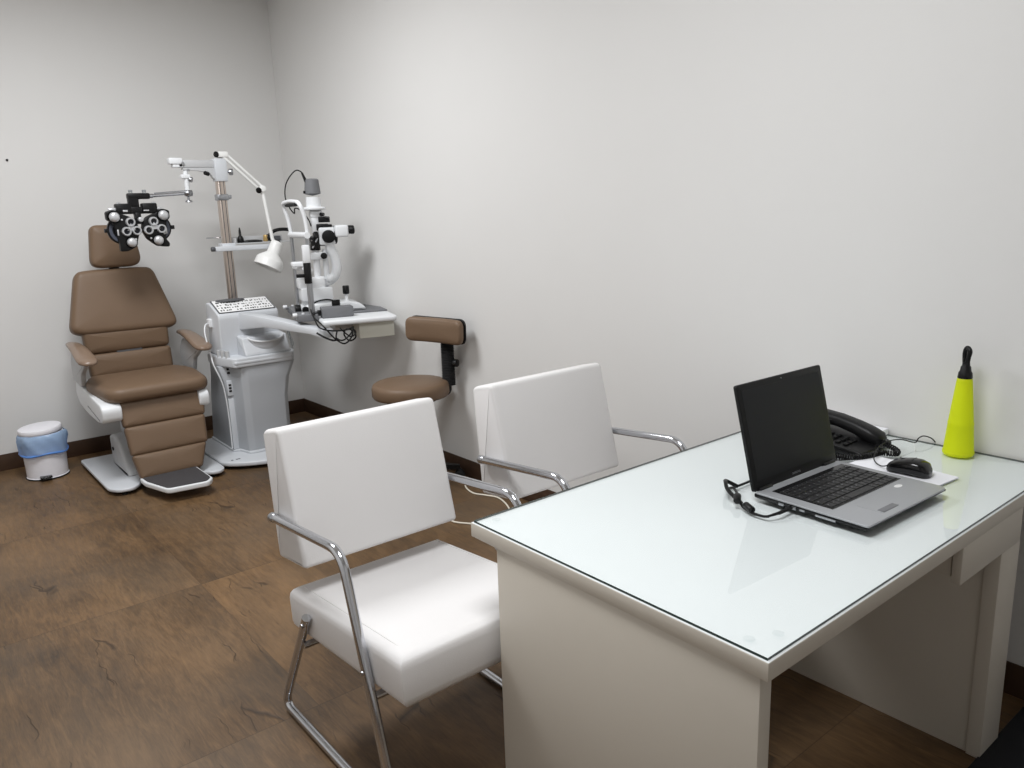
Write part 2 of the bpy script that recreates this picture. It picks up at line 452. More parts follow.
for p in g.data.polygons:
    if abs(p.normal.z) < .5: p.material_index = 1
tag(g, 'clear glass sheet with dark green edge covering the white desktop', 'glass')
HG = H+.0006
for (x, y) in ((-1.44, -5.145), (-1.385, -5.17), (-1.425, -4.375)):
    obj('glass_bumper', lathe(BM(), [(0, 0), (.011, 0), (.011, .0008), (.008, .001), (0, .001)], (x, y, H+.0007), n=24), 'glass', g)

# ------------------------------------------------------------------ white armchairs
def make_armchair(loc, rot, label):
    "local frame: x right along the seat, -y is the front"
    t = thing('armchair', label, 'chair', loc, rot, 'white armchairs at the desk')
    # backrest: wedge, thicker at the bottom, front face reclined
    b = BM(); pad(b, rpoly([(-.158, .545), (.028, .525), (.062, .915), (.045, .928), (-.045, .948), (-.058, .94)], [.014, .012, .012, .012, .012, .010], 4), .546, .013, 0, YZ(-.273))
    obj('backrest', b, 'leather', t, True, 50)
    sl = math.radians(4.6)
    b = BM(); pad(b, rrect(-.277, 0, .277, .658, 0), .142, .034, 0, frame((0, -.042, .306), (-1, 0, 0), (0, -math.cos(sl), math.sin(sl))), pback=.002)
    st = obj('seat', b, 'leather', t, True, 50)
    yv = V((0, -math.cos(sl), math.sin(sl))); nv = V((0, math.sin(sl), math.cos(sl)))
    for s in (-1, 1):
        b = BM(); o = V((0, -.042, .306))+nv*.1422
        tube(b, fillet_path([o+V((s*.243, 0, 0))+yv*.03, o+V((s*.243, 0, 0))+yv*.59, o+V((s*.236, 0, 0))+yv*.635-nv*.006], .03), .0013, 6)
        obj('seam', b, 'leather', st, True)
    for s in (-1, 1):
        x = s*.2915
        b = BM(); path = fillet_path([(x, .004, .668), (x, -.447, .706), (x, -.648, .0135), (x, .055, .0135), (x, -.182, .41)], .062, 10)
        tube(b, path, .0135, 14)
        f = obj('side_frame', b, 'chrome', t, True)
        b = BM(); cyl(b, (x, .006, .6678), (x, -.024, .6705), .0148, n=16, bev=.003)
        obj('arm_sleeve', b, 'steel', f, True)
        b = BM()
        cyl(b, (x, -.174, .385), (x+s*.016, -.174, .385), .006, n=12, bev=.001); cyl(b, (x, -.536, .405), (x+s*.016, -.536, .405), .006, n=12, bev=.001)
        obj('bolt', b, 'steel', f, True)
        b = BM(); cyl(b, (x-s*.0, -.05, .0005), (x, -.05, .010), .009, n=12); cyl(b, (x, -.55, .0005), (x, -.55, .010), .009, n=12)
        obj('glide', b, 'rubber', f, True)
    b = BM(); tube(b, [(-.2915, -.140, .302), (.2915, -.140, .302)], .011, 12)
    tube(b, [(-.2915, -.550, .335), (.2915, -.550, .335)], .011, 12)
    obj('cross_bar', b, 'chrome', t, True)
    return t
arm1 = make_armchair((-1.465, -3.70, 0), 0, 'nearer white leatherette armchair, left of the desk corner, seat fully in view')
dup(arm1, (-.680, -3.70, 0), 0, 'farther white leatherette armchair close to the right wall, seat hidden by the desk')

# ------------------------------------------------------------------ examination chair
t = thing('examination_chair', 'brown padded examination chair with headrest, leg rest and footplate', 'chair', (-1.34, -.70, 0))
def tilted(y0, z0, y1, z1):
    "frame in the plane through (y0,z0)-(y1,z1); u = x, v up the slope measured from z0, w toward the front"
    return frame((0, y0, z0), (1, 0, 0), (0, y1-y0, z1-z0))
def tpad(name, pts, y0, z0, y1, z1, th, r, cr, puff, mt='brown', parent=t):
    L = math.hypot(y1-y0, z1-z0)/(z1-z0)
    fr = tilted(y0, z0, y1, z1)
    out = rpoly([(x, (z-z0)*L) for x, z in pts], cr)
    b = BM(); pad(b, out, th, r, puff, fr @ Matrix.Translation((0, 0, -th)))
    return obj(name, b, mt, parent, sharp=60)
tpad('headrest', [(-1.478, 1.30), (-1.44, 1.272), (-1.21, 1.272), (-1.172, 1.31), (-1.200, 1.535), (-1.448, 1.54)], -.36, 1.27, -.33, 1.54, .09, .03, .045, .012)
tpad('backrest', [(-1.665, .905), (-1.60, .872), (-1.06, .866), (-1.017, .895), (-1.112, 1.258), (-1.18, 1.268), (-1.50, 1.268), (-1.575, 1.258)], -.45, .866, -.34, 1.27, .11, .035, .05, .006)
tpad('lumbar_pad', [(-1.592, .739), (-1.088, .739), (-1.085, .893), (-1.60, .893)], -.43, .739, -.43, .893, .09, .028, .03, .005)
tpad('lumbar_pad', [(-1.585, .585), (-1.084, .585), (-1.084, .741), (-1.592, .741)], -.44, .585, -.43, .735, .09, .028, .03, .005)
b = BM(); pad(b, rpoly([(-1.60, -.42), (-1.668, -.60), (-1.625, -1.04), (-1.055, -1.04), (-1.005, -.62), (-1.07, -.42)], [.05, .12, .09, .09, .12, .05]), .085, .034, .01, Matrix.Translation((0, 0, .525)))
obj('seat', b, 'brown', t, sharp=60)
tpad('leg_pad', [(-1.565, .381), (-1.100, .381), (-1.078, .54), (-1.583, .54)], -1.038, .381, -.99, .54, .07, .022, .02, .004)
tpad('leg_pad', [(-1.557, .217), (-1.118, .217), (-1.104, .384), (-1.566, .384)], -1.087, .217, -1.038, .384, .07, .022, .02, .004)
tpad('leg_pad', [(-1.533, .080), (-1.180, .080), (-1.128, .222), (-1.557, .222)], -1.132, .080, -1.088, .222, .07, .022, .02, .004)
b = BM(); pad(b, rpoly([(-1.538, -1.10), (-1.538, -1.20), (-1.475, -1.425), (-1.255, -1.455), (-1.215, -1.40), (-1.215, -1.10)], [.01, .02, .03, .025, .02, .01]), .028, .006, 0, Matrix.Translation((0, 0, .056)))
fp = obj('footplate', b, 'plastic', t)
b = BM(); pad(b, rpoly([(-1.528, -1.12), (-1.525, -1.20), (-1.468, -1.41), (-1.262, -1.438), (-1.227, -1.39), (-1.227, -1.12)], [.01, .02, .025, .02, .015, .01]), .006, .002, 0, Matrix.Translation((0, 0, .0835)))
obj('rubber_mat', b, 'matg', fp, label='dark grey rubber mat')
# leg rest carrier behind the pads and shells beside the seat
b = BM(); pad(b, [(-.93, .50), (-.98, .50), (-1.10, .09), (-1.10, .060), (-1.05, .060), (-.93, .42)], .34, .004, 0, YZ(-1.53)); obj('leg_rest_frame', b, 'dgrey', t)
for s, xs in ((-1, -1.665), (1, -1.0)):
    xa = xs-.018
    x0, tk = (-1.672, .108) if s < 0 else (-1.125, .062)
    b = BM(); pad(b, rpoly([(-.34, .50), (-.38, .585), (-.60, .56), (-1.0, .528), (-1.035, .50), (-1.025, .425), (-.90, .405), (-.66, .41), (-.42, .44)], .03), tk, .010, .002, YZ(x0))
    sh = obj('side_shell', b, 'plastic', t)
    if s < 0:
        b = BM(); box(b, (x0-.0015, -.95, .447), (x0+.003, -.66, .452), 0, m=Matrix.Translation((x0, -.8, .45)) @ Matrix.Rotation(math.radians(8), 4, 'X') @ Matrix.Translation((-x0, .8, -.45)))
        obj('shell_groove', b, 'grey', sh)
    b = BM(); pad(b, rpoly([(-.36, .585), (-.345, .70), (-.42, .775), (-.74, .765), (-.79, .745), (-.62, .66), (-.575, .57)], .02), .03, .008, 0, YZ(xs-.012))
    obj('arm_support', b, 'enamel2', sh)
    # armrest: lofted paddle, higher at the rear and curving down in front
    b = BM(); rings = []
    for k, (y, z, w, h) in enumerate([(-.37, .812, .012, .008), (-.385, .816, .03, .016), (-.48, .818, .040, .018), (-.58, .808, .046, .020), (-.68, .790, .052, .021), (-.77, .770, .056, .021), (-.83, .759, .053, .019), (-.865, .754, .036, .014), (-.875, .751, .014, .008)]):
        rings.append([(xs-s*.0+w*math.cos(2*PI*i/18)*(1 if abs(math.cos(2*PI*i/18)) < 1 else 1), y, z+h*math.copysign(abs(math.sin(2*PI*i/18))**.7, math.sin(2*PI*i/18))) for i in range(18)])
    loft(b, rings); obj('armrest', b, 'armpad', t, sharp=70)
# base plate (U) and lift housing
b = BM(); pad(b, rpoly([(-1.70, -.28), (-1.70, -1.03), (-1.66, -1.10), (-1.58, -1.115), (-1.53, -1.06), (-1.50, -.98), (-1.22, -.98), (-1.19, -1.10), (-1.15, -1.16), (-1.09, -1.17), (-1.05, -1.12), (-1.05, -.28)], .03), .022, .008, 0, Matrix.Translation((0, 0, .022)))
bp_ = obj('base_plate', b, 'enamel', t)
for (x, y) in ((-1.62, -1.07), (-1.125, -1.12), (-1.65, -.33), (-1.10, -.33)):
    b = BM(); cyl(b, (x, y, 0), (x, y, .008), .016, n=16, bev=.002); cyl(b, (x, y, .008), (x, y, .024), .006, n=10)
    obj('levelling_foot', b, 'rubber', bp_)
b = BM(); pad(b, rpoly([(-.52, .042), (-.52, .235), (-.60, .255), (-.70, .245), (-.80, .17), (-.90, .042)], .02), .36, .02, 0, YZ(-1.555))
lh = obj('lift_housing', b, 'enamel2', t)
b = BM(); cyl(b, (-1.557, -.60, .16), (-1.562, -.60, .16), .012, n=16); obj('socket', b, 'black', lh)
b = BM(); box(b, (-1.48, -.86, .235), (-1.22, -.50, .40), .02, 3); box(b, (-1.56, -.94, .40), (-1.12, -.46, .515), .015, 2)
obj('lift_carriage', b, 'enamel', t)
b = BM(); box(b, (-1.42, -.42, .46), (-1.26, -.32, .90), .01); box(b, (-1.40, -.325, .85), (-1.28, -.22, 1.24), .01); box(b, (-1.36, -.27, 1.2), (-1.30, -.25, 1.38), .004)
obj('back_bracket', b, 'dgrey', t)

# ------------------------------------------------------------------ pedal bin and liner
BX, BY = -1.895, -.325
t = thing('pedal_bin', 'small white pedal bin on the floor in front of the back wall', 'bin', (BX, BY, 0))
b = BM(); lathe(b, [(0, 0), (.117, 0), (.120, .004), (.120, .008), (.115, .012), (.118, .15), (.120, .283), (.117, .286), (0, .286)], (BX, BY, 0), n=40)
obj('body', b, 'bin', t)
b = BM(); lathe(b, [(0, 0), (.119, 0), (.122, .004), (.122, .022), (.118, .030), (.10, .034), (0, .037)], (BX-.004, BY, .290), (-.05, -.02, 1), n=40)
obj('lid', b, 'bin', t)
b = BM(); lathe(b, [(.116, 0), (.1215, 0), (.1215, .009), (.116, .009)], (BX, BY, 0.0), n=40, close=True); obj('base_ring', b, 'rubber', t)
b = BM(); pad(b, rrect(BX-.062, BY-.150, BX+.004, BY-.10, .012), .010, .003, 0, Matrix.Translation((0, 0, .020)))
obj('pedal', b, 'gloss', t)
b = BM(); s = bmesh.new(); n = 64; rings = []
for z, r in ((.158, .123), (.160, .129), (.17, .132), (.19, .132), (.215, .136), (.24, .139), (.262, .138), (.278, .132), (.287, .122)):
    rings.append([s.verts.new(((r+.004*math.sin(5*a+z*30)+.0025*math.sin(11*a+z*60)+.0015*math.sin(23*a-z*90))*math.cos(a), (r+.004*math.sin(5*a+z*30)+.0025*math.sin(11*a+z*60))*math.sin(a), z+(.006*math.sin(3*a) if z < .18 else 0))) for a in [2*PI*k/n for k in range(n)]])
for A, B in zip(rings, rings[1:]):
    for k in range(n): s.faces.new((A[k], A[(k+1) % n], B[(k+1) % n], B[k]))
merge(b, s, Matrix.Translation((BX, BY, 0)))
t = thing('bin_liner', 'blue plastic liner folded over the rim of the white pedal bin', 'bin bag', (BX, BY, .158))
obj('film', b, 'liner', t, sharp=80)
b = BM(); tube(b, [(BX+(.1305+.003*math.sin(5*a))*math.cos(a), BY+(.1305+.003*math.sin(5*a))*math.sin(a), .163+.006*math.sin(3*a)) for a in [2*PI*k/48 for k in range(49)]], .007, 8)
obj('hem', b, 'linerhem', t, label='darker blue gathered hem')

# ------------------------------------------------------------------ instrument stand
t = thing('instrument_stand', 'grey and white ophthalmic instrument stand with column beside the examination chair', 'instrument stand', (-.70, -.75, 0))
b = BM(); pad(b, rpoly([(-1.045, -.42), (-1.045, -1.03), (-1.00, -1.10), (-.85, -1.20), (-.62, -1.24), (-.45, -1.12), (-.43, -.42)], [.02, .04, .08, .10, .10, .08, .02]), .03, .010, 0, Matrix.Translation((0, 0, .022)))
bs = obj('base_plate', b, 'enamel', t)
for (x, y) in ((-1.0, -1.03), (-.60, -1.18), (-.98, -.47), (-.48, -.47)):
    obj('levelling_foot', cyl(BM(), (x, y, 0), (x, y, .026), .016, n=14, bev=.003), 'rubber', bs)
b = BM()
for x in (-.985, -.955, -.94): box(b, (x, -1.06, .0522), (x+.012, -1.045, .0532), 0)
obj('rating_mark', b, 'dgrey', bs)
def cab(z, f, yr):
    return [(-.892-f*.6, yr, z), (-.900-f, -.87, z), (-.862-f*.6, -.885, z), (-.840, -.985-f*.2, z), (-.80, -1.0-f*.2, z), (-.575+f*1.8, -1.0-f*.2, z), (-.540+f*1.9, -.97, z), (-.540+f*1.9, yr, z)]
b = BM(); loft(b, [cab(.052, 0, -.45), cab(.40, .002, -.52), cab(.52, .014, -.58), cab(.625, .040, -.64)]); bevel_all(b, .006, 2, 20)
cb = obj('cabinet', b, 'panelg', t)
b = BM(); pad(b, rpoly([(-.900, -.445), (-.908, -.876), (-.866, -.894), (-.842, -.996), (-.802, -1.012), (-.571, -1.012), (-.533, -.978), (-.533, -.445)], .006), .016, .004, 0, Matrix.Translation((0, 0, .052)))
obj('skirting', b, 'enamel', cb)
b = BM(); box(b, (-.903, -.884, .07), (-.866, -.874, .41), .003); box(b, (-.903, -.889, .43), (-.866, -.874, .53), .003)
st = obj('switch_strip', b, 'enamel', cb)
b = BM()
for z in (.455, .475, .495, .575, .60): box(b, (-.893, -.892 if z < .55 else -.893, z), (-.876, -.888 if z < .55 else -.883, z+.012), .001)
obj('switch', b, 'black', st)
b = BM(); pad(b, rpoly([(-.925, -.64), (-.940, -.78), (-.925, -.86), (-.885, -1.02), (-.49, -1.02), (-.445, -.92), (-.445, -.64)], [.01, .04, .05, .03, .03, .05, .01]), .062, .010, 0, Matrix.Translation((0, 0, .625)))
tr = obj('tray', b, 'enamel', t)
b = BM(); pad(b, rpoly([(-.89, -.99), (-.88, -1.023), (-.50, -1.023), (-.49, -.99)], .012), .022, .008, 0, Matrix.Translation((0, 0, .645))); obj('tray_lip', b, 'enamel', tr)
for (x, y) in ((-.915, -.84), (-.905, -.885), (-.893, -.93)):
    b = BM(); lathe(b, [(.008, 0), (.013, 0), (.014, .045), (.010, .047), (.008, .01)], (x, y, .682), n=16, close=True); obj('cup_holder', b, 'enamel2', tr)
# console: side profile in y,z
b = BM(); pad(b, rpoly([(-.65, .68), (-.65, 1.015), (-.70, 1.02), (-.745, 1.01), (-.87, .955), (-.878, .93), (-.862, .68)], [.005, .015, .03, .03, .012, .012, .005]), .40, .012, 0, YZ(-.905))
cs = obj('console', b, 'enamel', t)
fr = frame((0, -.868, .9585), (1, 0, 0), (0, .125, .055))
b = BM(); pad(b, rrect(-.893, .006, -.517, .172, .008), .003, .001, 0, fr); obj('panel_border', b, 'dgrey', cs)
b = BM(); pad(b, rrect(-.885, .012, -.525, .166, .006), .0012, .0004, 0, fr @ Matrix.Translation((0, 0, .003))); cp = obj('control_panel', b, 'white', cs)
b = BM(); f2 = fr @ Matrix.Translation((0, 0, .0042)); random.seed(3)
for row in range(4):
    for k in range(20):
        if random.random() < .06: continue
        u0 = -.872+k*.0172+random.uniform(-.004, .004); v0 = .026+row*.033+random.uniform(-.003, .003)
        w = random.uniform(.005, .011)
        pad(b, rrect(u0, v0, u0+w, v0+random.choice((.008, .012, .016)), .003, 3), .0012, 0, 0, f2)
obj('button_marks', b, 'black', cp)
b = BM(); lathe(b, [(0, 0), (.062, 0), (.068, .003), (.06, .010), (.03, .013), (0, .013)], (0, 0, 0), n=36); b.transform(Matrix.Translation((-.765, -.715, 1.021)) @ Matrix.Diagonal((1.5, .75, 1, 1)))
obj('column_collar', b, 'dgrey', cs)
# right block, scooped basin
b = BM(); pad(b, rpoly([(-.86, .685), (-.86, .81), (-.955, .80), (-.965, .77), (-1.0, .70), (-1.0, .685)], .01), .30, .010, 0, YZ(-.80)); bk = obj('basin_block', b, 'enamel', cs)
b = BM(); tube(b, [(-.645+.115*math.cos(a), -.955-.052*math.sin(a)*1.0, .80-.03*math.sin(a)) for a in [PI*k/24 for k in range(25)]][::-1], .006, 8); obj('basin_rim', b, 'plastic', bk)
b = BM(); s = bmesh.new(); R_ = []
for j, (q, dz) in enumerate(((1.0, 0), (.97, -.03), (.85, -.055), (.55, -.078), (.15, -.085))):
    R_.append([s.verts.new((-.645+.115*q*math.cos(a), -.945-.055*q*math.sin(a), .798+dz-.03*math.sin(a)*q)) for a in [PI*k/24 for k in range(25)]])
for A, B in zip(R_, R_[1:]):
    for k in range(24): s.faces.new((A[k], A[k+1], B[k+1], B[k]))
merge(b, s); obj('basin_bowl', b, 'enamel', bk, sharp=80)
b = BM(); pad(b, rpoly([(-.925, .92), (-.895, .92), (-.895, .865), (-.925, .865)], .008), .05, .006, 0, frame((0, -.70, 0), (1, 0, 0), (0, 0, 1))); obj('side_socket', b, 'plastic', cs)
b = BM(); tube(b, smooth_path([(-.925, -.73, .89), (-.95, -.75, .885), (-.965, -.77, .84), (-.965, -.80, .76), (-.962, -.83, .70), (-.962, -.86, .64), (-.925, -.883, .50), (-.912, -.884, .30), (-.912, -.882, .08)]), .0045, 8); obj('side_cable', b, 'plastic', t)
b = BM(); s = bmesh.new(); R_ = []
for j in range(6):
    R_.append([s.verts.new((-.49+.030*j/5+.006*math.sin(i*1.7+j), -.93-.045*i/7, .83-.135*j/5+.012*math.sin(i*1.1+j*1.9))) for i in range(8)])
for A, B in zip(R_, R_[1:]):
    for k in range(7): s.faces.new((A[k], A[k+1], B[k+1], B[k]))
merge(b, s); obj('clear_cover', b, 'clear', tr, sharp=70)
# column and overhead arm
CX, CY = -.70, -.60
b = BM()
box(b, (CX-.027, CY-.026, .60), (CX+.027, CY+.026, 1.80), .010, 3)
col = obj('column', b, 'column', t)
b = BM()
for dx in (-.012, .012): box(b, (CX+dx-.002, CY-.0275, 1.02), (CX+dx+.002, CY-.0258, 1.79), .0006, 1)
obj('column_groove', b, 'dgrey', col)
b = BM(); box(b, (CX-.036, CY-.034, 1.665), (CX+.036, CY+.034, 1.705), .006); box(b, (CX+.04, CY-.02, 1.675), (CX+.06, CY+.02, 1.70), .004); obj('column_clamp', b, 'steel', col)
b = BM(); box(b, (CX-.035, CY-.038, 1.785), (CX+.045, CY+.038, 1.93), .008); hd = obj('arm_head', b, 'enamel', t)
b = BM(); cyl(b, (CX+.045, CY-.01, 1.845), (CX+.062, CY-.01, 1.845), .008, n=12); cyl(b, (CX+.06, CY-.012, 1.845), (CX+.085, CY-.02, 1.845), .021, n=20, bev=.004); obj('clamp_knob', b, 'steel', hd)
b = BM(); box(b, (-.955, CY-.022, 1.872), (CX-.03, CY+.022, 1.918), .005); loft(b, [[(x, CY-.018, z0), (x, CY+.018, z0), (x, CY+.018, z1), (x, CY-.018, z1)] for x, z0, z1 in ((-.93, 1.858, 1.870), (-.83, 1.852, 1.872), (-.765, 1.838, 1.872), (-.745, 1.805, 1.872), (CX-.03, 1.80, 1.872))]); ar = obj('overhead_arm', b, 'enamel2', t)
b = BM(); cyl(b, (-.70, CY-.023, 1.825), (-.70, CY-.035, 1.825), .014, n=16); cyl(b, (-.775, CY-.015, 1.832), (-.80, CY-.03, 1.838), .013, n=14); obj('arm_stop', b, 'black', ar)
b = BM(); box(b, (-1.01, CY-.030, 1.892), (-.93, CY+.030, 1.930), .006); box(b, (-.99, CY-.022, 1.872), (-.93, CY+.022, 1.894), .004); obj('arm_end', b, 'plastic', ar)
b = BM(); cyl(b, (-.93, CY-.022, 1.895), (-.93, CY-.03, 1.895), .010, n=14); cyl(b, (-.90, CY-.022, 1.855), (-.90, CY-.03, 1.855), .008, n=14); obj('arm_bolt', b, 'steel', ar)
b = BM(); cyl(b, (-.912, CY, 1.885), (-.912, CY, 1.70), .015, n=16); box(b, (-.945, CY-.02, 1.805), (-.89, CY+.02, 1.83), .004); obj('drop_stem', b, 'plastic', ar)
b = BM(); cyl(b, (-.90, CY, 1.80), (-.88, CY-.015, 1.797), .017, n=16, bev=.003); obj('stem_knob', b, 'steel', ar)
# accessory shelf on the column
b = BM(); box(b, (-.80, CY-.075, 1.340), (-.40, CY-.035, 1.372), .005); box(b, (CX-.045, CY-.04, 1.352), (CX+.045, CY+.04, 1.39), .005); sf = obj('shelf_bar', b, 'enamel', t)
b = BM(); cyl(b, (-.80, CY-.055, 1.357), (-.825, CY-.055, 1.357), .015, n=16, bev=.003); obj('end_knob', b, 'dgrey', sf)
b = BM(); box(b, (-.655, CY-.035, 1.380), (-.26, CY+.13, 1.386), .001); box(b, (-.655, CY+.126, 1.386), (-.26, CY+.132, 1.425), .001); box(b, (-.655, CY-.035, 1.386), (-.648, CY+.13, 1.420), .001); obj('shelf_tray', b, 'enamel2', sf)
b = BM(); tube(b, [(-.82, CY+.03, 1.428), (-.72, CY+.035, 1.428)], .003, 8); obj('shelf_rod', b, 'steel', sf)
# swing arm that carries the slit lamp table
TO = V((-.30, -1.36, 0)); TA = math.radians(-17); tex = V((math.cos(TA), math.sin(TA), 0)); tey = V((-math.sin(TA), math.cos(TA), 0))
def TP(u, v, z): p = TO+tex*u+tey*v; return V((p.x, p.y, z))
b = BM()
a0, a1 = V((-.73, -.86, 0)), TP(-.20, -.235, 0)
dr = (a1-a0).normalized(); nr = V((-dr.y, dr.x, 0))
loft(b, [[a0+nr*s*.05+V((0, 0, z)) for s, z in ((-1, .845), (1, .845), (1, .955), (-1, .955))],
         [a0+dr*.26+nr*s*.045+V((0, 0, z)) for s, z in ((-1, .875), (1, .875), (1, .938), (-1, .938))],
         [a1+nr*s*.04+V((0, 0, z)) for s, z in ((-1, .858), (1, .858), (1, .90), (-1, .90))],
         [a1+dr*.12+nr*s*.04+V((0, 0, z)) for s, z in ((-1, .84), (1, .84), (1, .893), (-1, .893))]]); bevel_all(b, .008)
sw = obj('swing_arm', b, 'enamel', t)
TZ = .94
mT = frame((TO.x, TO.y, 0), tex, tey)
b = BM(); pad(b, rrect(-.165, -.33, .288, .34, .035), .032, .012, 0, mT @ Matrix.Translation((0, 0, TZ-.032)))
tt = obj('instrument_table', b, 'plastic', t)
b = BM(); box(b, (-.13, -.18, TZ-.048), (.12, .24, TZ-.032), .003, m=mT); box(b, (-.06, -.10, TZ-.10), (.06, .10, TZ-.046), .01, m=mT); obj('table_carrier', b, 'enamel2', tt)
b = BM(); box(b, (.055, -.285, TZ-.128), (.27, -.02, TZ-.033), .004, m=mT); obj('table_drawer', b, 'cream', tt)

# ------------------------------------------------------------------ reading lamp
t = thing('reading_lamp', 'white jointed reading lamp with bell shade hanging from the stand column', 'lamp', (-.68, -.60, 1.93))
b = BM(); cyl(b, (-.67, -.61, 1.926), (-.67, -.61, 1.945), .016, n=16); box(b, (-.71, -.645, 1.935), (-.64, -.585, 1.972), .008)
obj('swivel', b, 'lamp', t)
b = BM(); cyl(b, (-.712, -.63, 1.953), (-.722, -.635, 1.953), .019, n=18, bev=.002); cyl(b, (-.468, -.668, 1.727), (-.480, -.68, 1.722), .019, n=18, bev=.002); obj('joint_cap', b, 'black', t)
b = BM()
for o in (V((.009, 0, .010)), V((-.009, 0, -.010))): tube(b, [V((-.67, -.63, 1.955))+o, V((-.45, -.66, 1.735))+o], .0088, 10)
obj('upper_arm', b, 'lamp', t)
b = BM(); cyl(b, (-.452, -.69, 1.735), (-.442, -.64, 1.735), .021, n=18, bev=.003); box(b, (-.462, -.68, 1.70), (-.432, -.645, 1.735), .006); obj('elbow', b, 'lamp', t)
b = BM(); tube(b, [(-.447, -.665, 1.72), (-.425, -.70, 1.40)], .0115, 12); obj('lower_arm', b, 'lamp', t)
ax = V((-.085, -.0, -.16)).normalized(); n0 = V((-.405, -.72, 1.375))
b = BM(); lathe(b, [(.030, -.012), (.038, -.004), (.040, .01), (.042, .075), (.050, .082), (.085, .115), (.092, .13), (.094, .175), (.090, .178), (.089, .132), (.048, .086), (.034, .06), (.0, .058)], n0, ax, 36)
sh = obj('shade', b, 'lamp', t, sharp=50)
b = BM(); ring(b, n0-ax*.006, ax, .028, .006); cyl(b, n0-ax*.02, n0+ax*.02, .018, n=16); obj('shade_vent', b, 'black', sh)
b = BM(); tube(b, smooth_path([(-.426, -.70, 1.405), (-.418, -.705, 1.385), (-.410, -.715, 1.366)]), .012, 10); obj('tilt_joint', b, 'lamp', t)
b = BM(); ball(b, n0+ax*.11, .03); cyl(b, n0+ax*.06, n0+ax*.09, .016, n=14); obj('bulb', b, 'white', sh)

# ------------------------------------------------------------------ small things on the shelf
b = BM(); lathe(b, [(0, 0), (.020, 0), (.022, .004), (.021, .030), (.014, .042), (.009, .048), (.008, .075), (.004, .10), (0, .102)], (-.60, -.585, 1.386), n=20)
tag(obj('dropper_bottle', b, 'black'), 'small black bottle with pointed nozzle on the column shelf', 'bottle')
b = BM(); b0 = BM(); lathe(b0, [(0, 0), (.9, .0), (1, .004), (.9, .012), (.5, .017), (0, .018)], n=28); b0.transform(Matrix.Translation((-.52, -.58, 1.3862)) @ Matrix.Diagonal((.075, .032, 1, 1))); merge(b, b0)
tag(obj('oval_case', b, 'black'), 'flat oval black case lying on the column shelf', 'case')
t = thing('handheld_ophthalmoscope', 'black handheld scope with a brass head resting at the end of the column shelf', 'ophthalmoscope', (-.40, -.53, 1.386))
b = BM(); cyl(b, (-.405, -.53, 1.3865), (-.40, -.53, 1.43), .017, n=18, bev=.004); obj('brass_head', b, 'brass', t, label='brass coloured head')
b = BM(); tube(b, smooth_path([(-.385, -.53, 1.415), (-.35, -.54, 1.45), (-.31, -.55, 1.462), (-.265, -.56, 1.462), (-.235, -.565, 1.458)]), .012, 10); ball(b, (-.385, -.53, 1.412), .022); obj('handle', b, 'black', t)
b = BM(); box(b, (-.375, -.55, 1.3865), (-.30, -.51, 1.42), .006); obj('cradle', b, 'dgrey', t)

# ------------------------------------------------------------------ phoropter
PY = -.66; PS = .87
def PP(px, py): return (-1.239+(px-139)*.00648, 1.546-(py-222)*.0066)     # design sheet units -> metres in the instrument's own front plane
t = thing('phoropter', 'black phoropter with silver lens rings hanging from the overhead arm', 'phoropter', (-1.24, PY, 1.546))
def UN(x, y, z): return (-1.24+(x+1.248)/PS, PY+(y-PY)/PS, 1.546+(z-1.548)/PS)
b = BM(); p0 = V(UN(-.912, CY, 1.715)); e = lambda x, z: p0+V((x, 0, z))
ball(b, p0, .028); ring(b, p0, (0, 0, 1), .028, .008); cyl(b, e(-.025, 0), e(.03, 0), .022, n=18, bev=.003); cyl(b, e(0, -.02), e(0, -.06), .009, n=12); cyl(b, e(0, -.065), e(0, -.05), .027, .02, n=18, bev=.003)
obj('rod_clamp', b, 'steel', t)
b = BM(); tube(b, [(-1.13, PY+.03, 1.722), p0], .0125, 14); cyl(b, (-1.15, PY+.028, 1.722), (-1.11, PY+.035, 1.7215), .016, n=16, bev=.003); tube(b, [(-1.10, PY+.03, 1.740), e(-.03, .017)], .0035, 8)
obj('support_rod', b, 'chrome', t)
b = BM(); box(b, (-1.285, PY, 1.700), (-1.135, PY+.05, 1.742), .01); pad(b, rpoly([(-1.283, 1.735), (-1.283, 1.64), (-1.215, 1.64), (-1.215, 1.70), (-1.19, 1.705)], .008), .045, .006, 0, XZ(PY+.046))
hb = obj('hanger_bracket', b, 'black', t)
b = BM()
for x in (-1.265, -1.25, -1.175, -1.16): cyl(b, (x, PY+.025, 1.742), (x, PY+.025, 1.757), .0055, n=10); 
for x in (-1.2575, -1.1675): cyl(b, (x-.013, PY+.025, 1.758), (x+.013, PY+.025, 1.758), .0065, n=12)
obj('adjusting_screw', b, 'clear', hb)
b = BM(); box(b, (-1.375, PY-.03, 1.60), (-1.275, PY+.04, 1.672), .010); box(b, (-1.205, PY-.03, 1.60), (-1.105, PY+.04, 1.672), .010); box(b, (-1.29, PY-.02, 1.60), (-1.19, PY+.035, 1.648), .006); box(b, (-1.26, PY-.035, 1.53), (-1.22, PY+.02, 1.61), .008)
br = obj('bridge', b, 'black', t)
b = BM()
for x0, x1 in ((-1.42, -1.37), (-1.11, -1.07)): cyl(b, (x0, PY, 1.633), (x1, PY, 1.633), .0135, n=18, bev=.004)
cyl(b, (-1.232, PY-.03, 1.561), (-1.232, PY-.06, 1.561), .017, n=18, bev=.005); box(b, (-1.335, PY-.034, 1.615), (-1.305, PY-.029, 1.628), .001); box(b, (-1.20, PY-.034, 1.618), (-1.165, PY-.029, 1.626), .001)
for x in (-1.36, -1.345, -1.13, -1.115): cyl(b, (x, PY-.01, 1.668), (x, PY-.01, 1.681), .007, n=10)
obj('bridge_knob', b, 'satin', br)
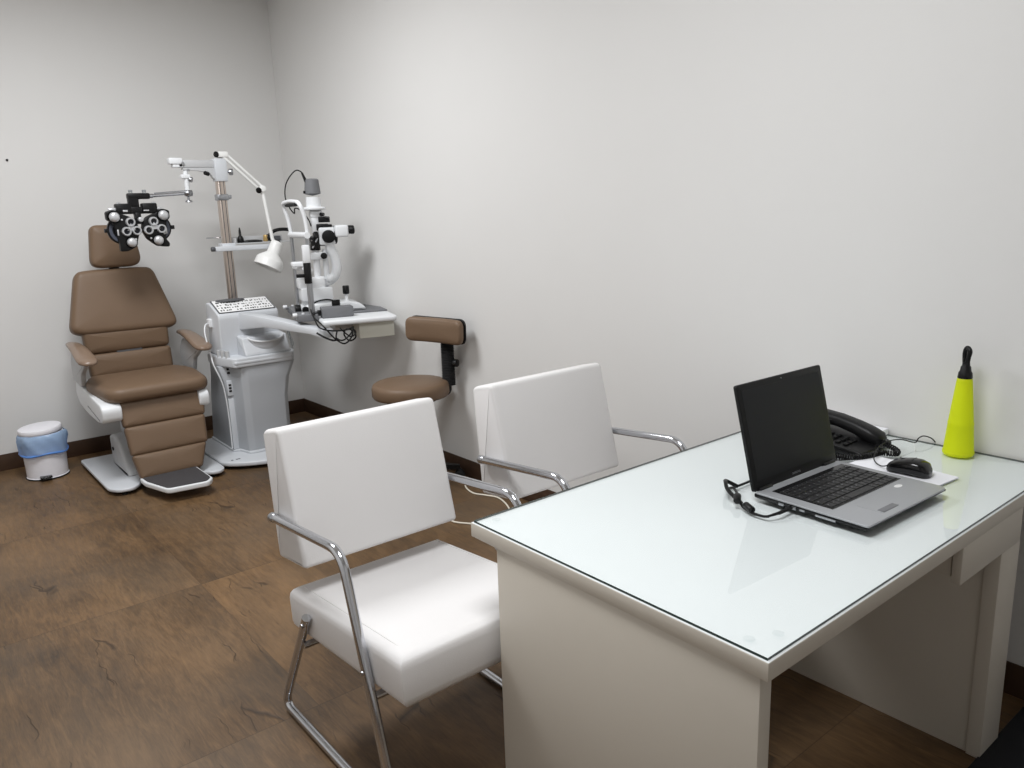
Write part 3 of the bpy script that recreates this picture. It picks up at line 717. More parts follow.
WL = [(107, 211), (114, 209), (121, 213), (131, 217), (137, 224), (138, 233), (135, 242), (131, 249), (124, 252), (117, 252), (117, 243), (114, 230), (112, 222), (107, 219)]
def wing(sign):
    f = (lambda p: PP(*p)) if sign < 0 else (lambda p: (-2*1.232-PP(*p)[0]+.006*((p[1]-222)/30), PP(*p)[1]))
    pts = [f(p) for p in WL] if sign < 0 else [PP(*p) for p in [(171, 211), (164, 209), (157, 213), (147, 217), (142, 223), (141, 231), (145, 240), (152, 246), (160, 249), (167, 249.5), (168, 246), (164, 240), (166, 230), (167, 222), (171, 219)]]
    b = BM(); pad(b, rpoly(pts, .012, 4), .05, .006, 0, XZ(PY+.012)); w = obj('lens_bank', b, 'black', t)
    cx, cz = PP(122.5, 230) if sign < 0 else PP(158, 229)
    b = BM(); lathe(b, [(0, 0), (.094, 0), (.097, .004), (.097, .026), (.093, .030), (0, .030)], (cx, PY+.032, cz), (0, -1, 0), 40); dsc = obj('lens_disc', b, 'black', w)
    b = BM(); lathe(b, [(.066, 0), (.086, 0), (.086, .002), (.066, .002)], (cx, PY+.0015, cz), (0, -1, 0), 40, True); obj('scale_ring', b, 'blue', dsc)
    sx = cx+sign*.104
    b = BM(); box(b, (sx-.012, PY-.01, cz-.014), (sx+.012, PY+.02, cz+.014), .004); obj('rim_lever', b, 'black', dsc)
    kn = [(114.5, 216.5), (128.5, 243)] if sign < 0 else [(164, 216), (156, 242)]
    for (p, r) in zip(kn, (.034, .032)):
        x, z = PP(*p); b = BM(); lathe(b, [(0, .034), (r*.55, .034), (r*.85, .028), (r, .016), (r, 0), (0, 0)], (x, PY-.036, z), (0, -1, 0), 28); kk = obj('power_knob', b, 'satin', w)
        b = BM(); lathe(b, [(0, 0), (r*1.25, 0), (r*1.3, .004), (r*1.25, .010), (0, .010)], (x, PY-.028, z), (0, -1, 0), 28); obj('knob_seat', b, 'black', kk)
    tri = [(129.5, 222), (124.5, 231.5), (134.8, 231)] if sign < 0 else [(152.8, 222), (146.8, 231), (160.3, 230)]
    xs = [PP(*p) for p in tri]; c = (sum(x for x, _ in xs)/3, sum(z for _, z in xs)/3)
    b = BM(); pad(b, rpoly([xs[0], xs[1], xs[2]] if sign < 0 else xs, .01), .012, .003, 0, XZ(PY-.037)); tu = obj('cylinder_turret', b, 'satin', w)
    for k, (x, z) in enumerate(xs):
        b = BM(); lathe(b, [(.019, 0), (.031, 0), (.031, .018), (.027, .024), (.021, .024), (.019, .014)], (x, PY-.040, z), (0, -1, 0), 28, True); rg = obj('lens_ring', b, 'satin', tu)
        b = BM(); lathe(b, [(0, .003), (.019, .003), (.019, 0), (0, 0)], (x, PY-.046, z), (0, -1, 0), 24); obj('lens', b, 'lens', rg)
    b = BM()
    for p in ([(121.5, 219.5), (133, 240)] if sign < 0 else [(148.5, 239.5), (163, 235)]):
        x, z = PP(*p); cyl(b, (x, PY-.036, z), (x, PY-.046, z), .007, n=12, bev=.002)
    x, z = PP(116.2, 231) if sign < 0 else PP(165.2, 231); box(b, (x-.005, PY-.046, z-.03), (x+.005, PY-.036, z+.012), .003)
    obj('index_pin', b, 'satin', w)
    b = BM(); x, z = PP(*(kn[0])); box(b, (x-.02, PY-.01, z-.02), (x+.02, PY+.03, z+.02), .006); obj('gear_box', b, 'black', w)
wing(-1); wing(1)
t.scale = (PS, PS, PS); t.location = (-1.248, PY, 1.548)

# ------------------------------------------------------------------ slit lamp (local frame: x toward the examiner, y away, z=0 table top)
t = thing('slit_lamp', 'white slit lamp microscope with grey lamp cap on the swing table', 'slit lamp', (TO.x, TO.y, TZ+.0005), TA)
def P(name, b, m, par=t, **k): return obj(name, b, m, par, True, **k)
b = BM(); box(b, (-.285, -.07, 0), (.284, .32, .010), .003); box(b, (-.285, -.19, -.012), (-.166, .36, .030), .005); rp = P('rail_plate', b, 'grey')
b = BM()
for y in (-.05, .30): cyl(b, (-.30, y, .024), (-.10, y, .024), .008, n=10)
P('rail', b, 'grey', rp)
b = BM()
for y in (-.15, .355): cyl(b, (-.285, y, .026), (-.312, y, .026), .013, n=14, bev=.003); cyl(b, (-.25, y, .016), (-.25, y, .038), .009, n=12)
P('rail_wheel', b, 'plastic', rp)
b = BM(); pad(b, rpoly([(-.225, .012), (-.225, .05), (-.19, .066), (.06, .072), (.125, .058), (.16, .03), (.165, .012)], .014), .22, .012, 0, frame((0, .22, 0), (1, 0, 0), (0, 0, 1))); bs = P('base_stage', b, 'plastic')
b = BM(); lathe(b, [(.016, 0), (.014, .006), (.010, .012), (.011, .040), (.013, .048), (0, .048)], (.05, -.03+.06, .070), n=18); jy = P('joystick', b, 'plastic', bs)
b = BM(); lathe(b, [(0, 0), (.019, 0), (.021, .004), (.021, .046), (.018, .052), (0, .053)], (.05, .03, .117), n=20); P('joystick_cap', b, 'black', jy)
b = BM(); cyl(b, (-.24, .02, .045), (-.275, .02, .045), .026, n=18, bev=.004); cyl(b, (-.215, -.005, .04), (-.215, -.03, .04), .02, n=16); P('wheel_cap', b, 'black', bs)
b = BM(); box(b, (-.225, .035, .085), (-.03, .19, .165), .008); box(b, (-.215, .06, .06), (-.05, .17, .09), .005); P('stage_block', b, 'plastic', bs)
b = BM(); box(b, (-.235, .05, .160), (-.07, .18, .225), .010); ab = P('arm_block', b, 'plastic', bs)
b = BM(); tube(b, smooth_path([(-.09, .10, .195), (-.05, .10, .198), (-.005, .095, .225), (.015, .09, .28), (.008, .085, .34), (-.015, .08, .40), (-.028, .08, .45)], 6), .030, 14, radii=None); ma = P('microscope_arm', b, 'plastic', sharp=70)
b = BM(); box(b, (-.085, .045, .425), (.015, .125, .535), .014, 3); mh = P('microscope_head', b, 'plastic')
b = BM(); cyl(b, (-.03, .048, .478), (-.03, .022, .478), .040, n=28, bev=.004); mk = P('magnification_drum', b, 'black', mh)
b = BM(); cyl(b, (-.088, .085, .478), (-.115, .085, .478), .036, n=24, bev=.004); ring(b, (.018, .085, .478), (1, 0, 0), .040, .010); box(b, (-.075, .05, .536), (0, .12, .552), .004); P('objective_ring', b, 'black', mh)
b = BM()
for y in (.045, .115): box(b, (.012, y-.030, .470), (.095, y+.030, .545), .014, 3)
P('prism_housing', b, 'plastic', mh)
for y in (.048, .112):
    b = BM(); lathe(b, [(0, 0), (.024, 0), (.024, .015), (.027, .02), (.027, .038), (.022, .042), (.018, .030), (0, .030)], (.092, y, .513), (1, 0, .04), 22); P('eyepiece', b, 'black', mh)
# illumination tower
b = BM(); tx, ty = -.095, .10
box(b, (tx-.025, ty-.03, .50), (tx+.022, ty+.03, .63), .008); box(b, (tx-.03, ty-.035, .595), (tx+.045, ty+.035, .640), .010); tw = P('tower_head', b, 'plastic')
b = BM(); lathe(b, [(.045, 0), (.072, .004), (.074, .012), (.070, .018), (.047, .022), (.046, .028), (.044, .08), (.0, .082)], (tx, ty, .640), n=32); P('lamp_collar', b, 'plastic', tw)
b = BM(); lathe(b, [(.0, -.01), (.046, 0), (.049, .003), (.049, .012), (.042, .085), (.034, .092), (0, .094)], (tx, ty, .738), n=28); cp = P('lamp_cap', b, 'grey', tw, label='grey lamp cap')
b = BM(); cyl(b, (tx-.046, ty-.01, .75), (tx-.056, ty-.012, .75), .009, n=12); P('cap_screw', b, 'black', cp)
b = BM(); box(b, (tx+.015, ty-.045, .565), (tx+.085, ty-.03, .60), .004); box(b, (tx+.0, ty-.04, .515), (tx+.075, ty+.02, .556), .006); cyl(b, (tx+.03, ty-.036, .615), (tx+.05, ty-.05, .612), .011, n=12); cyl(b, (tx+.055, ty-.036, .595), (tx+.08, ty-.05, .59), .008, n=12); P('filter_lever', b, 'black', tw)
b = BM(); box(b, (tx-.045, ty-.035, .395), (tx+.015, ty+.02, .485), .005); cyl(b, (tx-.03, ty-.035, .44), (tx-.03, ty-.055, .44), .016, n=14); box(b, (tx+.012, ty-.025, .42), (tx+.05, ty+.02, .50), .005); P('mirror_mount', b, 'gloss', tw)
b = BM(); tube(b, [(tx-.035, ty-.038, .41), (tx-.0, ty-.045, .47)], .006, 8); tube(b, [(tx-.04, ty-.04, .46), (tx-.015, ty-.045, .435)], .005, 8); P('mirror', b, 'chrome', tw)
b = BM(); cyl(b, (tx-.012, ty, .21), (tx-.012, ty, .40), .021, n=16); cyl(b, (tx+.045, ty, .21), (tx+.045, ty, .40), .017, n=16); box(b, (tx-.05, ty-.035, .335), (tx+.045, ty-.005, .385), .012); ball(b, (tx+.06, ty-.03, .215), .026); cyl(b, (tx-.01, ty-.03, .215), (tx+.02, ty-.03, .215), .020, n=14); P('tower_post', b, 'plastic', tw)
b = BM(); cyl(b, (tx+.03, ty-.035, .36), (tx+.03, ty-.048, .36), .020, n=18, bev=.003); P('slit_width_knob', b, 'black', tw)
# chin rest
ch = []
cx = -.225
b = BM()
for x_, y in ((cx+.035, -.16), (cx-.01, .19)): cyl(b, (x_, y, .03), (x_, y, .50), .010, n=12)
cf = P('head_support', b, 'steel')
b = BM(); tube(b, fillet_path([(cx-.01, .19, .50), (cx-.022, .19, .60), (cx-.050, .19, .688), (cx-.02, .03, .698), (cx+.008, -.16, .688), (cx+.035, -.16, .60), (cx+.042, -.16, .49)], .05), .0125, 12); P('forehead_frame', b, 'plastic', cf)
b = BM(); tube(b, [(cx-.005, -.12, .675), (cx-.03, .14, .675)], .011, 8); P('forehead_band', b, 'rubber', cf)
b = BM(); tube(b, [(cx+.037, -.18, .495), (cx-.012, .21, .495)], .019, 10); tube(b, [(cx+.037, -.17, .292), (cx-.01, .20, .292)], .015, 10); pad(b, rpoly([(cx-.05, -.05), (cx+.03, -.05), (cx+.03, .05), (cx-.05, .05)], .02), .03, .008, 0, Matrix.Translation((0, 0, .305))); P('chin_rest', b, 'plastic', cf)
b = BM(); box(b, (cx+.0, -.19, .335), (cx+.042, -.14, .44), .006); P('height_sleeve', b, 'plastic', cf)
b = BM(); cyl(b, (cx+.021, -.165, .212), (cx+.021, -.165, .335), .022, n=16, bev=.004); box(b, (cx-.045, -.175, .25), (cx+.005, -.14, .27), .003); P('height_grip', b, 'black', cf)
b = BM(); cyl(b, (cx+.021, -.165, .030), (cx+.021, -.165, .22), .013, n=12); P('height_post', b, 'steel', cf)
# power box and cables
b = BM(); box(b, (-.145, -.205, .0), (.045, -.115, .064), .006); px_ = P('power_box', b, 'grey')
b = BM(); cyl(b, (-.146, -.16, .033), (-.165, -.16, .033), .016, n=14); box(b, (-.158, -.175, .018), (-.146, -.145, .048), .003); P('power_plug', b, 'black', px_)
b = BM(); tube(b, smooth_path([(tx-.035, ty-.01, .82), (tx-.055, ty-.005, .868), (tx-.095, ty, .878), (tx-.15, ty+.01, .81), (tx-.165, ty+.015, .73), (tx-.15, ty-.01, .665), (tx-.125, ty-.03, .625), (tx-.12, ty-.045, .655), (tx-.085, ty-.045, .64), (tx-.045, ty-.04, .585), (tx-.03, ty-.02, .545)]), .0038, 8)
P('lamp_cable', b, 'black')
b = BM(); cyl(b, (tx-.03, ty-.008, .80), (tx-.055, ty-.005, .866), .011, .006, n=12); P('cable_boot', b, 'black')
b = BM()
tube(b, smooth_path([(-.16, -.16, .033), (-.19, -.19, .03), (-.20, -.24, .015), (-.18, -.36, -.01), (-.15, -.385, -.05), (-.11, -.385, -.10), (-.06, -.375, -.135), (-.02, -.365, -.115), (.0, -.36, -.07), (-.03, -.34, -.055), (-.05, -.35, -.085), (-.02, -.35, -.125), (.02, -.34, -.105), (.01, -.30, -.05)]), .0048, 8)
tube(b, smooth_path([(-.04, -.12, .090), (-.10, -.125, .105), (-.17, -.14, .095), (-.205, -.17, .06), (-.205, -.30, .01), (-.19, -.37, -.03), (-.13, -.39, -.05), (-.05, -.38, -.055), (.01, -.35, -.045)]), .0048, 8)
tube(b, smooth_path([(-.21, -.36, -.06), (-.165, -.375, -.09), (-.12, -.38, -.11), (-.09, -.37, -.105)]), .0060, 8)
tube(b, smooth_path([(-.07, -.345, -.045), (-.045, -.36, -.075), (-.01, -.36, -.10), (.02, -.345, -.08), (.0, -.335, -.045)]), .0045, 8)
tube(b, smooth_path([(-.09, -.36, -.055), (-.10, -.37, -.10), (-.06, -.37, -.115), (-.015, -.36, -.085), (.01, -.34, -.055)]), .0045, 8)
P('power_cable', b, 'black')
b = BM(); box(b, (-.07, -.13, .062), (-.02, -.115, .10), .004); P('cable_clip', b, 'black', px_)

# ------------------------------------------------------------------ stool
SX, SY = -.285, -2.12
t = thing('examiner_stool', 'round brown padded stool with small backrest near the right wall', 'stool', (SX, SY, 0))
b = BM(); lathe(b, [(0, .522), (.18, .522), (.212, .526), (.220, .538), (.220, .580), (.213, .598), (.198, .606), (.12, .613), (0, .616)], (SX, SY, 0), n=48); obj('seat', b, 'brown', t, sharp=60)
b = BM(); cyl(b, (SX, SY, .500), (SX, SY, .5215), .15, .16, n=32); box(b, (SX-.09, SY-.09, .485), (SX+.09, SY+.09, .503), .006); obj('seat_pan', b, 'black', t)
b = BM(); cyl(b, (SX, SY, .10), (SX, SY, .32), .026, n=20, bev=.003); cyl(b, (SX, SY, .30), (SX, SY, .48), .015, n=16); obj('gas_lift', b, 'black', t)
b = BM()
for k in range(5):
    a = 2*PI*k/5+math.radians(-98); e = V((SX+.26*math.cos(a), SY+.26*math.sin(a), .068))
    loft(b, [[V((SX, SY, 0))+V((-math.sin(a)*s*.03, math.cos(a)*s*.03, z)) for s, z in ((-1, .085), (1, .085), (1, .13), (-1, .13))], [e+V((-math.sin(a)*s*.016, math.cos(a)*s*.016, z)) for s, z in ((-1, -.008), (1, -.008), (1, .016), (-1, .016))]])
lathe(b, [(0, .07), (.045, .075), (.05, .09), (.045, .125), (.03, .14), (0, .14)], (SX, SY, 0), n=24)
obj('star_base', b, 'black', t)
for k in range(5):
    a = 2*PI*k/5+math.radians(-98); e = V((SX+.26*math.cos(a), SY+.26*math.sin(a), 0))
    b = BM(); q = V((-math.sin(a), math.cos(a), 0))
    for s in (-1, 1): cyl(b, e+q*s*.006+V((0, 0, .027)), e+q*s*.026+V((0, 0, .027)), .027, n=20, bev=.004)
    cyl(b, e+V((0, 0, .03)), e+V((0, 0, .062)), .009, n=10); obj('caster', b, 'rubber', t)
# backrest faces the seat centre (toward -x, -y)
fd = V((-.93, -.36, 0)).normalized(); wd = V((-fd.y, fd.x, 0)); wd = wd if wd.x > 0 else -wd    # width direction, to the right in view
pb = V((SX, SY, 0))-fd*.225
bc = V((-.118, -2.195, .894))
roll = (wd*math.cos(.035)-V((0, 0, 1))*math.sin(.035))
b = BM(); s = bmesh.new(); nu, nv = 20, 8
fr_ = frame(bc, roll, (0, 0, 1))
pad(s, rrect(-.190, -.070, .190, .070, .045, 8), .055, .022, .005, I4, seg=4)
for v in s.verts: v.co.z += .7*v.co.x**2
wz = fr_.to_3x3() @ V((0, 0, 1))
sgn = 1 if wz.dot(fd) > 0 else -1
mm = frame(bc, roll*sgn, (0, 0, 1))
merge(b, s, mm); bk = obj('backrest', b, 'brown', t, sharp=60)
b = BM(); s = bmesh.new(); pad(s, rrect(-.192, -.072, .192, .072, .045, 8), .014, .005, 0, Matrix.Translation((0, 0, -.014)))
for v in s.verts: v.co.z += .7*v.co.x**2
merge(b, s, mm); obj('back_shell', b, 'black', bk)
b = BM(); top = bc-fd*.020+wd*.022; bot = bc-fd*.030+wd*.028
path = [V((top.x, top.y, .88)), V((bot.x, bot.y, .78)), V((bot.x, bot.y, .60)), V((bot.x, bot.y, .512)), V((SX, SY, .512))-fd*.10]
pts = fillet_path(path, .05, 8)
tube(b, pts, .014, 10); fine = []
for i in range(60):
    k = i/59; z = .85-.28*k; fine.append(V((bot.x, bot.y, z)))
tube(b, fine, .024, 14, radii=[.040 if i % 2 else .033 for i in range(60)]); obj('bellows_post', b, 'rubber', t, sharp=18)
b = BM(); kp = V((bot.x, bot.y, .70)); cyl(b, kp+wd*.036, kp+wd*.066, .022, n=16, bev=.004); obj('height_knob', b, 'black', t)

# ------------------------------------------------------------------ floor cable
b = BM(); tube(b, smooth_path([(-.03, -2.28, .005), (-.12, -2.38, .005), (-.155, -2.50, .005), (-.125, -2.58, .005), (-.10, -2.66, .005), (-.14, -2.79, .005), (-.23, -2.93, .005), (-.35, -2.95, .005), (-.43, -2.845, .005), (-.475, -2.76, .005), (-.44, -2.68, .005), (-.42, -2.60, .005), (-.46, -2.48, .005), (-.52, -2.38, .005)], 8), .0045, 8)
tag(obj('extension_cable', b, 'cable'), 'thin white cable trailing across the floor behind the armchairs', 'cable')

# ------------------------------------------------------------------ laptop (local: x right, -y front)
LW, LD = .396, .318
t = thing('laptop', 'open black and silver laptop with switched-off screen on the glass-topped desk', 'laptop', (-.645, -4.758, HG), math.radians(-1.9))
P = lambda name, b, m, par=t, **k: obj(name, b, m, par, True, **k)
hw = LW/2
b = BM(); loft(b, [[(-hw+.01, -.012, .004), (hw-.01, -.012, .004), (hw-.01, -LD+.03, .005), (-hw+.01, -LD+.03, .005)], [(-hw, .0, .010), (hw, .0, .010), (hw, -LD+.004, .013), (-hw, -LD+.004, .013)], [(-hw, .0, .020), (hw, .0, .020), (hw, -LD+.002, .0185), (-hw, -LD+.002, .0185)]]); bevel_all(b, .002)
lb = P('base', b, 'black')
b = BM()
for x in (-hw+.04, hw-.04):
    for y in (-.04, -LD+.06): cyl(b, (x, y, 0), (x, y, .006), .009, n=14)
P('rubber_foot', b, 'rubber', lb)
b = BM(); box(b, (-hw-.0008, -.09, .009), (-hw+.004, -.075, .016), .0005); box(b, (-hw-.0008, -.125, .008), (-hw+.004, -.105, .0165), .0005); box(b, (-hw-.0008, -.15, .010), (-hw+.004, -.135, .0155), .0005); box(b, (-hw-.0008, -.235, .009), (-hw+.004, -.18, .0145), .0005)
P('port', b, 'steel', lb)
b = BM(); pad(b, rpoly([(-hw, -.004), (-hw, -LD+.0), (hw-.0, -LD), (hw, -.004)], [.004, .008, .022, .004]), .005, .0015, 0, Matrix.Translation((0, 0, .0195))); dk = P('deck', b, 'silver')
b = BM(); box(b, (-hw+.036, -.205, .0246), (hw-.024, -.030, .0254), 0); P('keyboard_well', b, 'gloss', dk)
kbd = P('keyboard', box(BM(), (-hw+.040, -.202, .0250), (hw-.028, -.047, .0258), 0), 'key')
rows = [('Esc F1 F2 F3 F4 F5 F6 F7 F8 F9 F10 F11 F12 Ins Del', None), ("' 1 2 3 4 5 6 7 8 9 0 - = <", None), ('Tab Q W E R T Y U I O P [ ] Ent', None), ('Caps A S D F G H J K L ; ~ ]', None), ('Shift \\ Z X C V B N M , . ; / ^', None), ('Ctrl Fn Win Alt _ Alt Ctrl < v >', None)]
x0, x1 = -hw+.042, hw-.030; yy = -.050; kid = 0
protos = {}; legend = []
def key_obj(w, h):
    kk = (round(w, 4), round(h, 4))
    if kk not in protos:
        b = BM(); loft(b, [[(-w/2, -h/2, 0), (w/2, -h/2, 0), (w/2, h/2, 0), (-w/2, h/2, 0)], [(-w/2+.0012, -h/2+.001, .0026), (w/2-.0012, -h/2+.001, .0026), (w/2-.0012, h/2-.0012, .0026), (-w/2+.0012, h/2-.0012, .0026)]]); bevel_all(b, .0006, 1)
        me = bpy.data.meshes.new('key'); b.to_mesh(me); b.free(); me.materials.append(M['key']); protos[kk] = me
    o = bpy.data.objects.new('key', protos[kk]); C.objects.link(o); o.parent = kbd; return o
for ri, (txt, _) in enumerate(rows):
    ks = txt.split(' '); rh = .016 if ri == 0 else .0268
    wts = [{'Tab': 1.4, 'Caps': 1.7, 'Shift': 1.3, 'Ctrl': 1.2, '_': 5.4, 'Ent': 1.5, '^': 1.5, '<': 1.4 if ri == 1 else 1}.get(k, 1) for k in ks]
    tot = sum(wts); x = x0
    for k, w in zip(ks, wts):
        ww = (x1-x0)*w/tot
        o = key_obj(ww-.0022, rh-.0024); o.location = (x+ww/2, yy-rh/2, .0257)
        if k not in '_':
            legend.append((k, x+.004, yy-rh*.45, .0032 if len(k) > 1 else .0062))
        x += ww
    yy -= rh
def text_bm(s, size, ext=.0002):
    cu = bpy.data.curves.new('txt', 'FONT'); cu.body = s; cu.size = size; cu.extrude = ext; cu.resolution_u = 2
    o = bpy.data.objects.new('txt', cu); C.objects.link(o)
    dg = bpy.context.evaluated_depsgraph_get(); me = bpy.data.meshes.new_from_object(o.evaluated_get(dg))
    b = BM(); b.from_mesh(me); bpy.data.meshes.remove(me); bpy.data.objects.remove(o); bpy.data.curves.remove(cu); return b
b = BM()
for s_, x, y, sz in legend: merge(b, text_bm(s_, sz), Matrix.Translation((x, y, .0285)))
P('key_legends', b, 'silver', kbd)
b = BM(); pad(b, rrect(-.075, -.292, .015, -.228, .004), .0004, 0, 0, Matrix.Translation((-.02, 0, .0245))); P('touchpad', b, 'silver', dk)
b = BM(); box(b, (-.088, -.297, .0246), (-.016, -.279, .0256), .0004); P('touchpad_button', b, 'grey', dk)
b = BM(); b0 = BM(); lathe(b0, [(0, 0), (1, 0), (1, .0003), (0, .0004)], n=24); b0.transform(Matrix.Translation((.115, -.228, .0245)) @ Matrix.Diagonal((.016, .008, 1, 1))); merge(b, b0); P('badge', b, 'white', dk)
# lid
LT = math.radians(14.0); HL = .290
fr = frame((0, .0, .022), (1, 0, 0), (0, math.sin(LT), math.cos(LT)))     # w = toward the front
b = BM(); pad(b, rrect(-hw, 0, hw, HL, .008), .012, .003, 0, fr @ Matrix.Translation((0, 0, -.010))); ld = P('lid', b, 'black')
b = BM(); pad(b, rrect(-hw+.017, .026, hw-.017, HL-.018, .001), .0006, 0, 0, fr @ Matrix.Translation((0, 0, .0020))); P('display', b, 'screen', ld)
b = text_bm('SAMSUNG', .0085); b.transform(fr @ Matrix.Translation((-.024, .009, .0022))); P('brand_lettering', b, 'steel', ld)
b = BM(); cyl(b, fr @ V((0, HL-.009, .002)), fr @ V((0, HL-.009, .0026)), .0018, n=12); P('webcam', b, 'steel', ld)
b = BM()
for x in (-hw+.045, hw-.045): cyl(b, (x-.028, -.002, .024), (x+.028, -.002, .024), .0065, n=14, bev=.001)
P('hinge', b, 'black', ld)

# laptop power cord
b = BM()
t = thing('laptop_power_cord', 'black laptop power cord with plug at the laptop left side', 'cord', (-.88, -4.79, HG))
b = BM(); cyl(b, (-.8475, -4.862, .7775), (-.9, -4.862, .777), .0058, .0045, n=12, bev=.001); cyl(b, (-.898, -4.862, .7772), (-.93, -4.850, .7735), .0042, .003, n=10); obj('plug', b, 'black', t)
b = BM(); tube(b, smooth_path([(-.928, -4.852, .7735), (-.932, -4.835, .7705), (-.930, -4.80, .7705), (-.915, -4.765, .7725), (-.895, -4.74, .785), (-.882, -4.715, .80), (-.865, -4.69, .79), (-.83, -4.66, .7705), (-.77, -4.665, .7705), (-.68, -4.66, .7705), (-.56, -4.63, .7705), (-.46, -4.58, .7705), (-.42, -4.56, .7705)]), .0036, 8); obj('cord', b, 'black', t)
b = BM(); cyl(b, (-.930, -4.805, .7765), (-.912, -4.772, .778), .0095, n=14, bev=.003); cyl(b, (-.92, -4.752, .784), (-.895, -4.735, .789), .010, n=14, bev=.003); obj('cord_ferrite', b, 'black', t)
b = BM(); tube(b, smooth_path([(-.905, -4.755, .775), (-.885, -4.70, .79), (-.86, -4.672, .80), (-.825, -4.65, .79), (-.80, -4.67, .7725)]), .0055, 8); obj('cord_strap', b, 'black', t)

# ------------------------------------------------------------------ paper, mouse
b = BM(); s = bmesh.new()
pc = [(-.262, -4.785), (-.293, -5.046), (-.478, -5.030), (-.447, -4.769)]
pad(b, [V(p) for p in pc], .003, 0, 0, Matrix.Translation((0, 0, HG)))
tag(obj('paper_sheet', b, 'paper'), 'white paper pad on the glass under the black mouse', 'paper')
PZ = HG+.0032
t = thing('computer_mouse', 'glossy black wired mouse on the white paper beside the laptop', 'mouse', (-.358, -4.938, PZ), math.radians(4))
P = lambda name, b, m, par=t, **k: obj(name, b, m, par, True, **k)
b = BM(); rings = []
for k, (y, w, h) in enumerate([(.058, .016, .014), (.054, .026, .023), (.042, .031, .032), (.02, .032, .040), (-.005, .033, .045), (-.028, .0335, .045), (-.046, .031, .038), (-.055, .021, .024), (-.058, .010, .012)]):
    r = []
    for i in range(20):
        a = 2*PI*i/20; cx_, sz = math.cos(a), math.sin(a)
        r.append((w*math.copysign(abs(cx_)**.75, cx_), y, .001+h*(.5+.5*math.copysign(abs(sz)**.7, sz)) if sz > 0 else .001+h*.5*(1-abs(sz)**.5)))
    rings.append(r)
loft(b, rings); P('body', b, 'gloss', sharp=70)
b = BM(); cyl(b, (-.004, .036, .029), (.004, .036, .029), .0085, n=18, bev=.001); P('wheel', b, 'dgrey')
b = BM(); box(b, (-.0008, .012, .040), (.0008, .028, .0425), 0); box(b, (-.016, -.012, .045), (.016, -.010, .0462), 0); P('button_split', b, 'rubber')
b = BM(); wp = [(-.360, -4.882, PZ+.012), (-.366, -4.858, PZ+.006), (-.340, -4.825, .783), (-.26, -4.80, .797), (-.19, -4.798, .80), (-.135, -4.808, .795), (-.105, -4.825, .785), (-.085, -4.833, .78), (-.06, -4.83, .788), (-.035, -4.835, .791), (-.016, -4.85, .783), (-.006, -4.86, .769)]
m4 = parent_matrix(t).inverted(); tube(b, [m4 @ p for p in smooth_path(wp)], .0019, 8); P('cable', b, 'black')
b = BM(); tube(b, [m4 @ V(p) for p in smooth_path([(-.095, -4.829, .783), (-.10, -4.835, .774), (-.115, -4.845, .7668), (-.15, -4.86, .7668)])], .001, 6); P('cable_tie', b, 'white')

# ------------------------------------------------------------------ telephone
t = thing('desk_telephone', 'black corded desk telephone behind the laptop near the wall', 'telephone', (-.2, -4.62, HG))
b = BM(); pad(b, rpoly([(-4.47, .7665), (-4.47, .812), (-4.50, .818), (-4.76, .786), (-4.775, .780), (-4.775, .7665)], .006), .20, .006, 0, YZ(-.32)); tb = obj('body', b, 'black', t)
fr = frame((0, -4.75, .7885), (1, 0, 0), (0, .25, .030))
b = BM()
for i in range(3):
    for j in range(4): box(b, (-.305+i*.026, .03+j*.026, -.001), (-.287+i*.026, .044+j*.026, .006), .002, m=fr)
obj('keypad', b, 'black', tb)
b = BM(); box(b, (-.308, .16, -.001), (-.228, .225, .003), .002, m=fr); obj('display', b, 'lens', tb)
b = BM(); rings = []
for (y, z, w, h) in [(-4.49, .820, .018, .012), (-4.495, .826, .030, .022), (-4.53, .835, .032, .026), (-4.57, .841, .031, .021), (-4.63, .837, .030, .020), (-4.69, .824, .031, .021), (-4.735, .808, .034, .024), (-4.765, .797, .033, .022), (-4.778, .793, .020, .012)]:
    rings.append([(-.185+w*math.copysign(abs(math.cos(2*PI*i/18))**.7, math.cos(2*PI*i/18)), y-.25*h*math.sin(2*PI*i/18), z+h*math.copysign(abs(math.sin(2*PI*i/18))**.7, math.sin(2*PI*i/18))) for i in range(18)])
loft(b, rings); obj('handset', b, 'black', t, sharp=60)
b = BM(); box(b, (-.215, -4.56, .806), (-.155, -4.50, .824), .006); box(b, (-.215, -4.775, .775), (-.155, -4.73, .790), .006); obj('cradle', b, 'black', tb)
def coil(path, R, r, turns, b):
    sp = smooth_path(path, 30); n = len(sp); pts = []; m_ = turns*12
    L = [0]
    for p, q in zip(sp, sp[1:]): L.append(L[-1]+(q-p).length)
    for i in range(m_+1):
        d = L[-1]*i/m_; j = 0
        while j < n-2 and L[j+1] < d: j += 1
        f = (d-L[j])/max(1e-9, L[j+1]-L[j]); p = sp[j].lerp(sp[j+1], f); tt = (sp[j+1]-sp[j]).normalized()
        u = tt.cross(V((0, 0, 1))).normalized(); v = u.cross(tt); a = 2*PI*i/12
        pts.append(p+(u*math.cos(a)+v*math.sin(a))*R)
    tube(b, pts, r, 6)
b = BM(); z0 = .7757
coil([(-.195, -4.775, .794), (-.20, -4.80, .788), (-.205, -4.828, .780), (-.222, -4.838, z0), (-.240, -4.82, z0), (-.252, -4.80, z0), (-.30, -4.79, z0), (-.35, -4.765, z0), (-.385, -4.70, z0), (-.37, -4.63, z0), (-.33, -4.60, z0+.004)], .0072, .0024, 60, b); obj('coiled_cord', b, 'black', t)
